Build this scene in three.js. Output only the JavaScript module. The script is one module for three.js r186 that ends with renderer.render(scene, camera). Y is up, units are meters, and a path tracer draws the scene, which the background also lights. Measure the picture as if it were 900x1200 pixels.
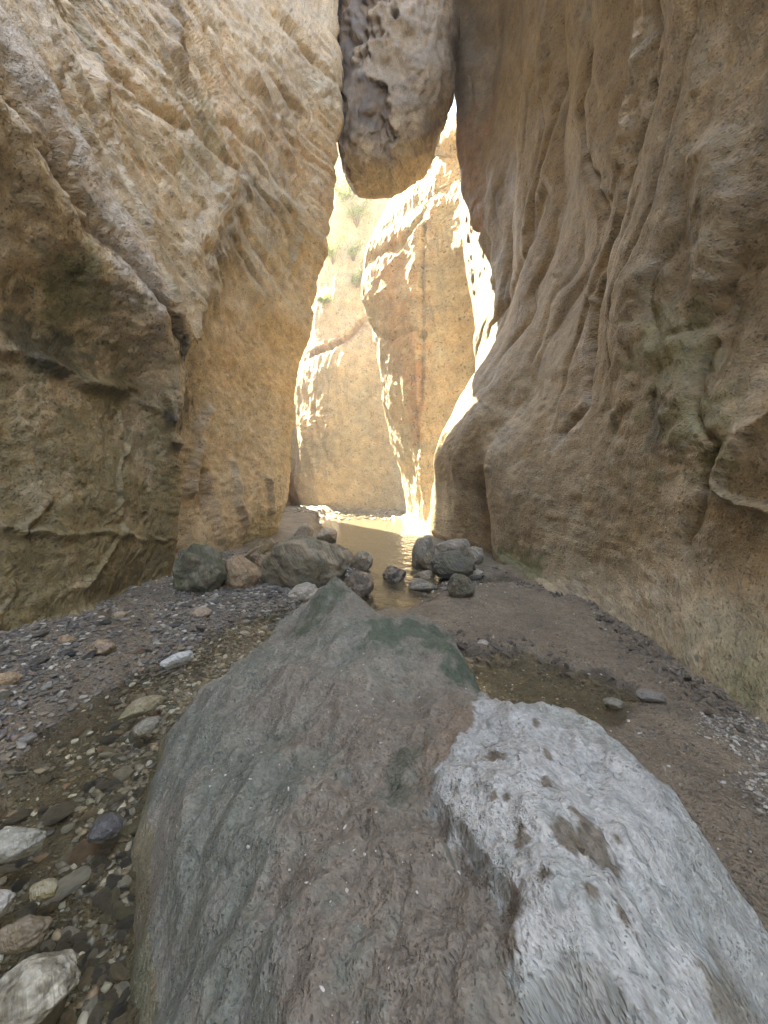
import * as THREE from 'three';
import { mergeVertices, mergeGeometries } from 'three/addons/utils/BufferGeometryUtils.js';

// ------------------------------------------------------------------ camera, sky, sun, exposure
const F = 450, CX = 450, CY = 575, EYE = 1.5;            // photograph: 900 x 1200, focal length and horizon in its pixels
const scene = new THREE.Scene();
const camera = new THREE.PerspectiveCamera(2 * Math.atan(600 / F) * 180 / Math.PI, 0.75, 0.05, 400);
camera.position.set(0, EYE, 0);
camera.lookAt(0, EYE, -1);
camera.setViewOffset(900, 1200, 0, 600 - CY, 900, 1200);
scene.add(camera);

const renderer = new THREE.WebGLRenderer({ antialias: true });
renderer.setSize(768, 1024);
renderer.toneMapping = THREE.LinearToneMapping;
renderer.toneMappingExposure = 20.0;
renderer.shadowMap.enabled = true;

const SUN = new THREE.Vector3(-0.63, 1.45, -0.58).normalize(), SKY = 0.23;
{                                                         // clear hazy air: paler towards the horizon and round the sun
  const W = 512, H = 256, d = new Float32Array(W * H * 4);
  for (let j = 0; j < H; j++) for (let i = 0; i < W; i++) {
    const el = ((j + 0.5) / H - 0.5) * Math.PI, az = ((i + 0.5) / W - 0.5) * 2 * Math.PI, y = Math.sin(el), c = Math.cos(el) * Math.cos(az) * SUN.x + y * SUN.y + Math.cos(el) * Math.sin(az) * SUN.z;
    const t = Math.pow(1 - Math.max(0, y), 3), glow = 0.35 * Math.pow(Math.max(0, c), 24) + 0.12 * Math.pow(Math.max(0, c), 4), k = 4 * (j * W + i);
    d[k] = SKY * (0.66 + 0.30 * t + glow); d[k + 1] = SKY * (0.85 + 0.17 * t + 0.95 * glow); d[k + 2] = SKY * (1.16 - 0.05 * t + 0.85 * glow); d[k + 3] = 1;
  }
  const sky = new THREE.DataTexture(d, W, H, THREE.RGBAFormat, THREE.FloatType);
  sky.mapping = THREE.EquirectangularReflectionMapping; sky.magFilter = THREE.LinearFilter; sky.needsUpdate = true;
  scene.background = scene.environment = sky;
}
const sun = new THREE.DirectionalLight(new THREE.Color(1.0, 0.865, 0.62), 5.0);
sun.name = 'sun';
sun.position.copy(SUN).multiplyScalar(60).add(new THREE.Vector3(0, 0, -12));
sun.target.position.set(0, 0, -12);
sun.castShadow = true;
sun.shadow.mapSize.set(4096, 4096);
Object.assign(sun.shadow.camera, { left: -30, right: 30, top: 40, bottom: -40, near: 1, far: 160 });
scene.add(sun, sun.target);

// ------------------------------------------------------------------ noise and small helpers
function rng(seed) { let s = seed >>> 0; return () => { s = (s + 0x6D2B79F5) | 0; let t = Math.imul(s ^ (s >>> 15), 1 | s); t = (t + Math.imul(t ^ (t >>> 7), 61 | t)) ^ t; return ((t ^ (t >>> 14)) >>> 0) / 4294967296; }; }
const PERM = new Uint8Array(512); { const r = rng(77), p = [...Array(256).keys()]; for (let i = 255; i > 0; i--) { const j = Math.floor(r() * (i + 1)); [p[i], p[j]] = [p[j], p[i]]; } for (let i = 0; i < 512; i++) PERM[i] = p[i & 255]; }
const GR = new Float32Array(256 * 3); { const r = rng(5); for (let i = 0; i < 256; i++) { const t = r() * 6.2832, z = r() * 2 - 1, q = Math.sqrt(1 - z * z); GR[3 * i] = q * Math.cos(t); GR[3 * i + 1] = q * Math.sin(t); GR[3 * i + 2] = z; } }
function noise(x, y, z) {                                  // gradient noise, about -0.7 .. 0.7
  const X = Math.floor(x), Y = Math.floor(y), Z = Math.floor(z); x -= X; y -= Y; z -= Z;
  const u = x * x * x * (x * (x * 6 - 15) + 10), v = y * y * y * (y * (y * 6 - 15) + 10), w = z * z * z * (z * (z * 6 - 15) + 10);
  const g = (i, j, k, a, b, c) => { const n = 3 * PERM[PERM[PERM[i & 255] + (j & 255)] + (k & 255)]; return GR[n] * a + GR[n + 1] * b + GR[n + 2] * c; };
  const l = (a, b, t) => a + (b - a) * t;
  return 1.35 * l(l(l(g(X, Y, Z, x, y, z), g(X + 1, Y, Z, x - 1, y, z), u), l(g(X, Y + 1, Z, x, y - 1, z), g(X + 1, Y + 1, Z, x - 1, y - 1, z), u), v),
    l(l(g(X, Y, Z + 1, x, y, z - 1), g(X + 1, Y, Z + 1, x - 1, y, z - 1), u), l(g(X, Y + 1, Z + 1, x, y - 1, z - 1), g(X + 1, Y + 1, Z + 1, x - 1, y - 1, z - 1), u), v), w);
}
function fbm(x, y, z, o = 4) { let s = 0, a = 1; for (let i = 0; i < o; i++) { s += a * noise(x, y, z); x = x * 2.03 + 11.3; y = y * 2.03 + 7.1; z = z * 2.03 + 3.7; a *= 0.5; } return s; }
function ridge(x, y, z, o = 3) { let s = 0, a = 1; for (let i = 0; i < o; i++) { const n = 1 - 2 * Math.abs(noise(x, y, z)); s += a * n * Math.abs(n); x = x * 2.1 + 5.2; y = y * 2.1 + 1.7; z = z * 2.1 + 9.1; a *= 0.5; } return s; }
const HS = (a, b, c) => { let n = Math.imul(a, 374761393) ^ Math.imul(b, 668265263) ^ Math.imul(c, 2147483647 ^ 0x1b873593); n = Math.imul(n ^ (n >>> 13), 1274126177); return ((n ^ (n >>> 16)) >>> 0) / 4294967296; };
function cell(x, y, z) {                                   // distances to the two nearest feature points
  const X = Math.floor(x), Y = Math.floor(y), Z = Math.floor(z); let a = 9, b = 9;
  for (let i = -1; i < 2; i++) for (let j = -1; j < 2; j++) for (let k = -1; k < 2; k++) {
    const I = X + i, J = Y + j, K = Z + k, dx = I + HS(I, J, K) - x, dy = J + HS(I + 57, J, K) - y, dz = K + HS(I, J + 91, K) - z, d = dx * dx + dy * dy + dz * dz;
    if (d < a) { b = a; a = d; } else if (d < b) b = d;
  }
  return [Math.sqrt(a), Math.sqrt(b)];
}
const ss = (a, b, x) => { const t = Math.min(1, Math.max(0, (x - a) / (b - a))); return t * t * (3 - 2 * t); };
const lerp = (a, b, t) => a + (b - a) * t, clamp = (x, a, b) => Math.min(b, Math.max(a, x));
const V = (x, y, z) => new THREE.Vector3(x, y, z);
const P = (px, py, d) => V((px - CX) / F * d, EYE + (CY - py) / F * d, -d);            // a photograph pixel at a known distance
const G = (px, py, h = 0) => P(px, py, (EYE - h) * F / (py - CY));                      // ... or where it meets the height h
const mixc = (a, b, t) => [lerp(a[0], b[0], t), lerp(a[1], b[1], t), lerp(a[2], b[2], t)];
const names = {};
function numbered(n) { const k = names[n] = (names[n] ?? -1) + 1; return k ? n + '_' + String(k).padStart(3, '0') : n; }
function add(o, name, data, parent = scene) { o.name = parent === scene ? numbered(name) : name; Object.assign(o.userData, data); o.castShadow = o.receiveShadow = true; parent.add(o); return o; }

function tile(n, fn, color = false) {                      // a seamless texture: fn(x, y, z-loop) sampled on a torus-like wrap by blending
  const d = color ? new Uint8Array(n * n * 4) : new Float32Array(n * n * 4);
  for (let j = 0; j < n; j++) for (let i = 0; i < n; i++) {
    const c = fn(i / n, j / n), k = 4 * (j * n + i);
    for (let m = 0; m < 3; m++) d[k + m] = color ? clamp(255 * c[m], 0, 255) : c;
    d[k + 3] = color ? 255 : 1;
  }
  const t = new THREE.DataTexture(d, n, n, THREE.RGBAFormat, color ? THREE.UnsignedByteType : THREE.FloatType);
  t.wrapS = t.wrapT = THREE.RepeatWrapping; t.magFilter = THREE.LinearFilter; t.minFilter = THREE.LinearMipmapLinearFilter; t.generateMipmaps = true;
  if (color) t.colorSpace = THREE.SRGBColorSpace;
  t.needsUpdate = true;
  return t;
}
function wrapNoise(fn, s) {                                // makes a plane noise of period 1 by cross-fading four shifted copies
  return (x, y) => { const u = ss(0.0, 1, x), v = ss(0.0, 1, y), q = Math.sqrt((u * u + (1 - u) * (1 - u)) * (v * v + (1 - v) * (1 - v))); return ((fn(x * s, y * s) * (1 - u) + fn((x - 1) * s, y * s) * u) * (1 - v) + (fn(x * s, (y - 1) * s) * (1 - u) + fn((x - 1) * s, (y - 1) * s) * u) * v) / q; };
}
const tA = wrapNoise((x, y) => fbm(x, y, 3.3, 5), 9), tB = wrapNoise((x, y) => ridge(x, y, 8.1, 3) - 0.5, 16), tC = wrapNoise((x, y) => fbm(x, y, 19.3, 3), 60);
function dots(x, y, n, seed, keep) {                        // 1 inside scattered uneven pits of period 1, n cells across
  x *= n; y *= n; const X = Math.floor(x), Y = Math.floor(y), w = (i) => ((i % n) + n) % n; let best = 0;
  for (let i = -1; i < 2; i++) for (let j = -1; j < 2; j++) {
    const I = w(X + i), K = w(Y + j); if (HS(I, K, seed) > keep) continue;
    const a = HS(I, K, seed + 1) * 3.14, dx = X + i + HS(I, K, seed + 2) - x, dy = Y + j + HS(I, K, seed + 3) - y, u = dx * Math.cos(a) + dy * Math.sin(a), v = dy * Math.cos(a) - dx * Math.sin(a), r = 0.15 + 0.5 * HS(I, K, seed + 4) ** 2;
    best = Math.max(best, ss(r, r * 0.45, Math.hypot(u, v * (1.2 + 1.3 * HS(I, K, seed + 5)))));
  }
  return best;
}
const roughAt = (x, y) => { const wx = x + 0.012 * tA(y, x), wy = y + 0.012 * tA(x + 0.4, y); return { a: tA(x, y), c: tC(x, y), pit: Math.max(dots(wx, wy, 34, 11, 0.35), dots(wx, wy, 70, 23, 0.3), 0.8 * dots(wx, wy, 130, 5, 0.25)), grain: Math.max(dots(wx, wy, 90, 47, 0.14), dots(wx, wy, 170, 61, 0.12)), crack: ss(0.10, 0.0, Math.abs(tA(x + 0.2, y + 0.6))) * ss(0.1, 0.5, tA(y + 0.1, x)) }; };
const roughs = []; for (let j = 0; j < 1024; j++) for (let i = 0; i < 1024; i++) roughs.push(roughAt(i / 1024, j / 1024));
const rough = (x, y) => roughs[Math.round(y * 1024) * 1024 + Math.round(x * 1024)];
const rockBump = tile(1024, (x, y) => { const q = rough(x, y); return 0.5 + 0.22 * q.a + 0.10 * q.c - 0.28 * q.pit + 0.12 * q.grain - 0.12 * q.crack; });
const rockTint = tile(1024, (x, y) => { const q = rough(x, y), a = 0.90 + 0.10 * q.a + 0.10 * q.c - 0.24 * q.pit + 0.10 * q.grain - 0.14 * q.crack, b = 0.03 * rough(y, x).a; return [a + b, a, a - b]; }, true);
const softTint = tile(1024, (x, y) => { const q = rough(x, y), a = 0.90 + 0.06 * q.a + 0.11 * q.c - 0.12 * q.pit * (q.a > 0.1 ? 1 : 0.35) + 0.12 * q.grain - 0.08 * q.crack; return [a, a, a]; }, true);
const softBump = tile(1024, (x, y) => { const q = rough(x, y); return 0.5 + 0.25 * q.a + 0.16 * q.c - 0.22 * q.pit * (q.a > 0.1 ? 1 : 0.3) + 0.10 * q.grain - 0.12 * q.crack; });
const sandTint = tile(1024, (x, y) => { const q = rough(y, x), a = 0.84 + 0.08 * q.a + 0.14 * q.c - 0.22 * q.pit + 0.30 * q.grain; return [a, a, a]; }, true);
const sandBump = tile(1024, (x, y) => { const q = rough(y, x); return 0.5 + 0.2 * q.a + 0.2 * q.c + 0.25 * q.grain - 0.2 * q.pit; });

const rep = (t, r) => { const c = t.clone(); c.repeat.set(r, r); c.needsUpdate = true; return c; };
const M = {};
M.wall = new THREE.MeshStandardMaterial({ vertexColors: true, roughness: 0.52, map: rep(rockTint, 0.55), bumpMap: rep(rockBump, 0.75), bumpScale: 0.028 });
M.far = new THREE.MeshStandardMaterial({ vertexColors: true, roughness: 0.9, map: rep(rockTint, 0.2), bumpMap: rep(rockBump, 0.2), bumpScale: 0.12 });
M.rock = new THREE.MeshStandardMaterial({ vertexColors: true, roughness: 0.75, map: rep(rockTint, 0.9), bumpMap: rep(rockBump, 1.3), bumpScale: 0.035 });
M.stone = new THREE.MeshStandardMaterial({ vertexColors: true, roughness: 0.55, map: rep(softTint, 1.6), bumpMap: rep(softBump, 1.6), bumpScale: 0.008 });
M.ground = new THREE.MeshStandardMaterial({ vertexColors: true, roughness: 0.6, map: rep(sandTint, 0.8), bumpMap: rep(sandBump, 0.8), bumpScale: 0.03 });
M.pebble = new THREE.MeshStandardMaterial({ color: 0xffffff, vertexColors: true, roughness: 0.5 });

// ------------------------------------------------------------------ lofted canyon walls
// RIBS: rows of points, bottom to top, one row per station along the gorge; SU / SV: cells between neighbouring stations / points
function loft(ribs, su, sv) {
  const nR = ribs.length, nK = ribs[0].length, us = [], vs = [];
  su.forEach((n, i) => { for (let k = 0; k < n; k++) us.push(i + k / n); }); us.push(nR - 1);
  sv.forEach((n, i) => { for (let k = 0; k < n; k++) vs.push(i + k / n); }); vs.push(nK - 1);
  const cr = (a, b, c, d, t, o) => { for (const k of ['x', 'y', 'z']) { const m0 = (c[k] - a[k]) * 0.42, m1 = (d[k] - b[k]) * 0.42, t2 = t * t, t3 = t2 * t; o[k] = (2 * t3 - 3 * t2 + 1) * b[k] + (t3 - 2 * t2 + t) * m0 + (-2 * t3 + 3 * t2) * c[k] + (t3 - t2) * m1; } return o; };
  const NU = us.length, NV = vs.length, pos = new Float32Array(NU * NV * 3), q = [V(), V(), V(), V()], o = V();
  for (let i = 0; i < NU; i++) {
    const u = Math.min(us[i], nR - 1 - 1e-6), a = Math.floor(u), tu = u - a, R = [-1, 0, 1, 2].map((k) => ribs[clamp(a + k, 0, nR - 1)]);
    for (let j = 0; j < NV; j++) {
      const v = Math.min(vs[j], nK - 1 - 1e-6), b = Math.floor(v), tv = v - b, K = [-1, 0, 1, 2].map((k) => clamp(b + k, 0, nK - 1));
      for (let r = 0; r < 4; r++) cr(R[r][K[0]], R[r][K[1]], R[r][K[2]], R[r][K[3]], tv, q[r]);
      cr(...q, tu, o);
      pos.set([o.x, o.y, o.z], 3 * (i * NV + j));
    }
  }
  return { pos, NU, NV };
}
function gridNormals({ pos, NU, NV }, flip) {
  const n = new Float32Array(pos.length);
  for (let i = 0; i < NU; i++) for (let j = 0; j < NV; j++) {
    const a = 3 * (Math.min(i + 1, NU - 1) * NV + j), b = 3 * (Math.max(i - 1, 0) * NV + j), c = 3 * (i * NV + Math.min(j + 1, NV - 1)), d = 3 * (i * NV + Math.max(j - 1, 0)), k = 3 * (i * NV + j);
    const ux = pos[a] - pos[b], uy = pos[a + 1] - pos[b + 1], uz = pos[a + 2] - pos[b + 2], vx = pos[c] - pos[d], vy = pos[c + 1] - pos[d + 1], vz = pos[c + 2] - pos[d + 2];
    let x = uy * vz - uz * vy, y = uz * vx - ux * vz, z = ux * vy - uy * vx; const l = (flip ? -1 : 1) / (Math.hypot(x, y, z) || 1);
    n[k] = x * l; n[k + 1] = y * l; n[k + 2] = z * l;
  }
  return n;
}
// where the photograph's pixel meets a built surface (the nearest of its vertices on that line of sight)
function meets(g, px, py) {
  let best = -1, score = 1e9; const { pos } = g;
  for (let k = 0; k < pos.length; k += 3) {
    const d = -pos[k + 2]; if (d < 0.5) continue;
    const e = Math.hypot(CX + pos[k] / d * F - px, CY - (pos[k + 1] - EYE) / d * F - py), s = Math.max(e, 5) * 4 + d;
    if (s < score) { score = s; best = k; }
  }
  return [pos[best], pos[best + 1], pos[best + 2]];
}
function nearLine(f, x, y, z) {                            // distance to a chain of points, and how far along it (0 to 1)
  let best = 1e9, along = 0; const p = f.p;
  if (p.length === 1) return [Math.hypot(x - p[0][0], y - p[0][1], z - p[0][2]), 0];
  for (let i = 0; i + 1 < p.length; i++) {
    const a = p[i], b = p[i + 1], ex = b[0] - a[0], ey = b[1] - a[1], ez = b[2] - a[2];
    const t = clamp(((x - a[0]) * ex + (y - a[1]) * ey + (z - a[2]) * ez) / (ex * ex + ey * ey + ez * ez || 1), 0, 1), d = Math.hypot(x - a[0] - t * ex, y - a[1] - t * ey, z - a[2] - t * ez);
    if (d < best) { best = d; along = (i + t) / (p.length - 1); }
  }
  return [best, along];
}
function prepare(g, features) {
  for (const f of features) {
    f.p = f.at.map(([px, py]) => meets(g, px, py));
    f.c = [0, 1, 2].map((k) => f.p.reduce((s, p) => s + p[k], 0) / f.p.length);
    f.r = Math.max(...f.p.map((p) => Math.hypot(p[0] - f.c[0], p[1] - f.c[1], p[2] - f.c[2]))) + f.w * 3;
  }
}
// features: {at: pixels, w: half width in metres, d: metres outwards} and stains: {at, w, c: colour, k: strength}
function cliff(name, ribs, su, sv, { flip, relief, color, mat, features = [], stains = [] }) {
  const g = loft(ribs, su, sv), nrm = gridNormals(g, flip), { pos, NU, NV } = g, out = new Float32Array(pos.length), col = new Float32Array(pos.length), uv = new Float32Array(pos.length / 3 * 2);
  prepare(g, features); prepare(g, stains);
  for (let k = 0; k < pos.length; k += 3) {
    const x = pos[k], y = pos[k + 1], z = pos[k + 2];
    const info = { nx: nrm[k], ny: nrm[k + 1], nz: nrm[k + 2], cut: 0 };
    let h = relief(x, y, z, info), wob = 0, wa = 0, wb = 0, have = false;
    for (const f of features) {
      const q = (x - f.c[0]) ** 2 + (y - f.c[1]) ** 2 + (z - f.c[2]) ** 2; if (q > f.r * f.r) continue;
      if (!have) { wob = fbm(x * 3, y * 3, z * 3, 3); wa = fbm(x * 2.3 + 9, y * 2.3, z * 2.3, 4); wb = fbm(x * 2.3, y * 2.3 + 9, z * 2.3, 4); have = true; }
      const a = 0.06 + 0.35 * f.w, [d, t] = nearLine(f, x + a * 0.4 * wa, y + a * wa, z + a * wb), e = (d + 0.25 * f.w * wob) / f.w;
      if (e < 3) { const s = (f.rib ? Math.exp(-1.7 * Math.max(0, e)) : Math.exp(-e * Math.abs(e) * 1.2)) * (f.fade ? ss(0, 0.2, t) * ss(1, 0.8, t) : 1); h += f.d * s; info.cut += f.d < 0 ? s : 0; }
    }
    out[k] = x + nrm[k] * h; out[k + 1] = y + nrm[k + 1] * h; out[k + 2] = z + nrm[k + 2] * h;
    info.h = h;
    let c = color(x, y, z, info);
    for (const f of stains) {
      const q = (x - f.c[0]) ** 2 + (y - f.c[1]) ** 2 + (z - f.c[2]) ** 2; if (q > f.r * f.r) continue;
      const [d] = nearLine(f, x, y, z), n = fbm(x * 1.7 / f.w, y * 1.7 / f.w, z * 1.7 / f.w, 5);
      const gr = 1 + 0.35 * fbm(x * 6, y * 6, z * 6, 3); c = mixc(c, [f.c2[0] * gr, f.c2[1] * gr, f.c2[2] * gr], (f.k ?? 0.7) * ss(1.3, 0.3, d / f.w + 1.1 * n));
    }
    col[k] = c[0]; col[k + 1] = c[1]; col[k + 2] = c[2];
  }
  const step = (a, b) => Math.hypot(pos[a] - pos[b], pos[a + 1] - pos[b + 1], mat === M.far ? pos[a + 2] - pos[b + 2] : far2(pos[a + 2]) - far2(pos[b + 2]));      // uv in metres: along the gorge, and height
  const row = Math.floor(NV * 0.45);
  for (let i = 0, u = 0; i < NU; i++) { if (i) u += step(3 * (i * NV + row), 3 * ((i - 1) * NV + row)); for (let j = 0; j < NV; j++) { const k = i * NV + j; uv[2 * k] = u; uv[2 * k + 1] = pos[3 * k + 1]; } }
  const idx = new Uint32Array((NU - 1) * (NV - 1) * 6); let w = 0;
  for (let i = 0; i < NU - 1; i++) for (let j = 0; j < NV - 1; j++) { const a = i * NV + j, b = a + NV, c = b + 1, d = a + 1; idx.set(flip ? [a, c, b, a, d, c] : [a, b, c, a, c, d], w); w += 6; }
  const geo = new THREE.BufferGeometry();
  geo.setAttribute('position', new THREE.BufferAttribute(out, 3)); geo.setAttribute('color', new THREE.BufferAttribute(col, 3)); geo.setAttribute('uv', new THREE.BufferAttribute(uv, 2));
  geo.setIndex(new THREE.BufferAttribute(idx, 1)); geo.computeVertexNormals();
  const mesh = add(new THREE.Mesh(geo, mat), name, { kind: 'structure' });
  mesh.userData.grid = undefined;
  return { mesh, base: g };
}

const TAN = [0.53, 0.41, 0.25], GREY = [0.45, 0.38, 0.26], OLIVE = [0.20, 0.165, 0.075], DARK = [0.13, 0.105, 0.075], PALE = [0.55, 0.465, 0.335], RUST = [0.40, 0.23, 0.12], MOSS = [0.12, 0.145, 0.05];

// ---- left wall: near block with a leaning crest, then a long slab that leans over the stream
const L = [
  [V(1.5, -1, 15), V(1.5, 0, 15), V(1.5, 1.4, 15), V(1.4, 3, 15), V(1.3, 5.4, 15), V(1.2, 7, 15), V(1, 10, 15), V(0.5, 14, 15), V(-0.5, 29, 15), V(-22, 31, 17)],
  [V(-3.9, -1, 4), V(-3.9, 0, 4), V(-3.9, 1.4, 4), V(-3.9, 3, 4), V(-4.1, 5.4, 4), V(-4.7, 7, 4), V(-5.6, 10, 4), V(-6.5, 14, 4), V(-7.4, 31, 4), V(-22, 26, 6)],
  [V(-3.55, -1, -1), V(-3.55, 0, -1), V(-3.5, 1.4, -1), V(-3.5, 3, -1), V(-3.6, 5.3, -1.2), V(-4.2, 7, -2), V(-5.0, 10, -2.8), V(-5.8, 14, -3), V(-6.6, 31, -3), V(-22, 26, -2)],
  [V(-3.4, -1, -3.1), P(-35, 790, 3.15), P(-42, 580, 3.2), P(-46, 340, 3.2), P(14, 95, 3.2), P(62, 0, 4.6), P(105, -70, 5.9), V(-5.1, 14.5, -6), V(-5.8, 31, -6), V(-22, 26, -6)],
  [V(-3.25, -1, -4.2), P(102, 735, 4.2), P(92, 580, 4.2), P(79, 400, 4.2), P(112, 238, 4.1), P(140, 165, 5.4), P(185, 50, 6.9), V(-4.6, 14.5, -7.3), V(-5.2, 31, -8), V(-22, 26, -8)],
  [V(-3.2, -1, -5.2), P(170, 705, 5.2), P(166, 590, 5.2), P(160, 455, 5.2), P(196, 338, 4.9), P(207, 300, 6.2), P(235, 90, 8), V(-4.1, 14.5, -8.5), V(-4.7, 30, -9), V(-22, 26, -10)],
  [V(-3.2, -1, -5.75), P(203, 690, 5.75), P(205, 600, 5.8), P(214, 500, 5.75), P(236, 402, 5.7), P(236, 372, 6.5), P(265, 120, 8.7), V(-3.8, 15, -9.2), V(-4.4, 30, -10), V(-22, 26, -11)],
  [V(-3.85, -1, -6.1), V(-3.85, 0, -6.1), V(-3.8, 1.2, -6.2), V(-3.7, 2.5, -6.2), V(-3.35, 3.8, -6.3), P(247, 350, 7.0), P(280, 150, 9), V(-3.5, 15, -9.6), V(-4.1, 29, -10.4), V(-22, 26, -12)],
  [V(-3.5, -1, -7.0), P(240, 672, 7.0), P(222, 590, 7.2), P(224, 490, 7.2), P(244, 410, 7.3), P(260, 330, 7.6), P(293, 165, 9.3), V(-3.2, 15, -9.9), V(-3.8, 28, -10.7), V(-22, 26, -13)],
  [V(-3.3, -1, -8.1), P(270, 658, 8.1), P(265, 580, 8.3), P(270, 480, 8.5), P(280, 400, 8.7), P(290, 300, 9), P(318, 150, 10), V(-2.7, 15, -10.4), V(-3.2, 27, -11), V(-22, 26, -14)],
  [V(-3.3, -1, -9.9), P(305, 643, 9.9), P(312, 570, 10.1), P(318, 480, 10.3), P(325, 380, 10.4), P(342, 270, 10.6), P(362, 130, 11), V(-1.9, 15.5, -11.2), V(-2.5, 25, -12), V(-22, 26, -15)],
  [V(-3.3, -1, -11.8), P(325, 632, 11.8), P(338, 570, 11.8), P(345, 500, 11.8), P(353, 425, 11.8), P(375, 325, 11.8), P(398, 200, 11.8), P(396, 20, 11.8), V(-1.9, 22, -12.8), V(-22, 24, -15.5)],
  [V(-4.0, -1, -12.7), V(-4.0, 0, -12.7), V(-3.8, 1.7, -12.7), V(-3.6, 3.6, -12.7), V(-3.4, 5.6, -12.7), V(-3.0, 8, -12.7), V(-2.5, 11.5, -12.8), V(-2.6, 16, -12.9), V(-3.2, 23, -13.4), V(-22, 25, -15.5)],
  [V(-5.6, -1, -14.5), V(-5.6, 0, -14.5), V(-5.5, 1.7, -14.5), V(-5.4, 3.6, -14.5), V(-5.3, 5.6, -14.5), V(-5.2, 8, -14.5), V(-5.2, 11.5, -14.6), V(-5.4, 17, -14.8), V(-6.0, 27, -15), V(-22, 29, -16.5)],
  [V(-7.5, -1, -19), V(-7.5, 0, -19), V(-7.4, 1.7, -19), V(-7.4, 3.6, -19), V(-7.4, 5.6, -19), V(-7.6, 8, -19), V(-7.6, 11.5, -18.5), V(-7.6, 18, -18), V(-8.0, 29, -17.8), V(-22, 31, -18)],
  [V(-9, -1, -32), V(-9, 0, -32), V(-9, 1.7, -32), V(-9, 3.6, -32), V(-9, 5.6, -32), V(-9.2, 7, -32), V(-9.6, 8, -32), V(-10.5, 9, -32), V(-12, 10, -32), V(-24, 11, -34)],
];
const far2 = (z) => z > -5.5 ? z : -5.5 + (z + 5.5) * 0.55;                                              // the grain is longer along the gorge beyond the first block
function leftRelief(x, y, z) {
  z = far2(z);
  const up = ss(3.2, 6.2, y + 0.25 * (z + 5)), s = -z * 0.66 - y * 0.75, t = -z * 0.75 + y * 0.66;      // s runs down the bedding, t across it
  const wx = 0.5 * fbm(x * 0.6 + 3, y * 0.6, z * 0.6, 3), w2 = 0.35 * fbm(x * 1.9, y * 1.9, z * 1.9, 3);
  let h = 0.16 * fbm(x * 0.42, y * 0.42, z * 0.42, 3);
  const bed = ridge(s * 0.28 + wx, t * 1.0 + wx, 2.2, 2) - 0.55, scal = ridge(s * 0.7 + w2, t * 3.3 + w2 + wx, 7.2, 2) - 0.5, fin = ridge(s * 1.8 + w2, t * 8.5 + 2 * w2, 3.7, 2) - 0.5;
  h += up * (0.12 * bed + 0.048 * scal + 0.012 * fin);
  h += (1 - 0.4 * up) * (0.040 * fbm(x * 1.6, y * 1.6, z * 1.6, 4) + 0.010 * ridge(y * 4 + wx, z * 4, x * 4, 3));
  const c = cell(x * 0.9 + 2 * w2, y * 1.2 + wx, z * 0.9);
  h -= (1 - up) * 0.018 * ss(0.045, 0.0, c[1] - c[0]) * ss(2.6, 1.2, y);                                 // joints low on the block
  h += 0.020 * fbm(x * 6, y * 6, z * 6, 3) + 0.007 * fbm(x * 17, y * 17, z * 17, 2);
  const q = cell(x * 7, y * 7, z * 7); h -= 0.014 * ss(0.4, 0.1, q[0]);
  return h;
}
function leftColor(x, y, z, i) {
  const near = ss(-6.6, -5.6, z); z = far2(z);
  const n = fbm(x * 0.5, y * 0.5, z * 0.5, 4), m = fbm(x * 2.1 + 9, y * 2.1, z * 2.1, 4), f = fbm(x * 9, y * 9, z * 9, 3), st = fbm(-z * 2.5 - y * 0.2, y * 0.35, 4.4, 4);
  let c = mixc(TAN, GREY, ss(-0.35, 0.55, n + 0.3 * m));
  c = mixc(c, RUST, 0.22 * ss(0.05, 0.7, st + 0.3 * m));
  c = mixc(c, PALE, 0.45 * ss(0.25, 0.8, m - 0.3 * n));
  c = mixc(c, OLIVE, near * 0.9 * ss(0.45, -0.3, n * 0.8 + m * 0.5 + ss(0.5, 4.8, y) * 1.0 - 0.55));    // algae on the damp near block
  c = mixc(c, DARK, 0.35 * ss(0.35, 0.8, fbm(x * 1.2 - 4, y * 0.7, z * 1.2, 4)));
  c = mixc(c, OLIVE, 0.5 * ss(0.9, 0.1, y + 0.5 * m));
  const v = 1 + 0.22 * f + 0.14 * m;
  return [c[0] * v, c[1] * v, c[2] * v];
}
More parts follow.
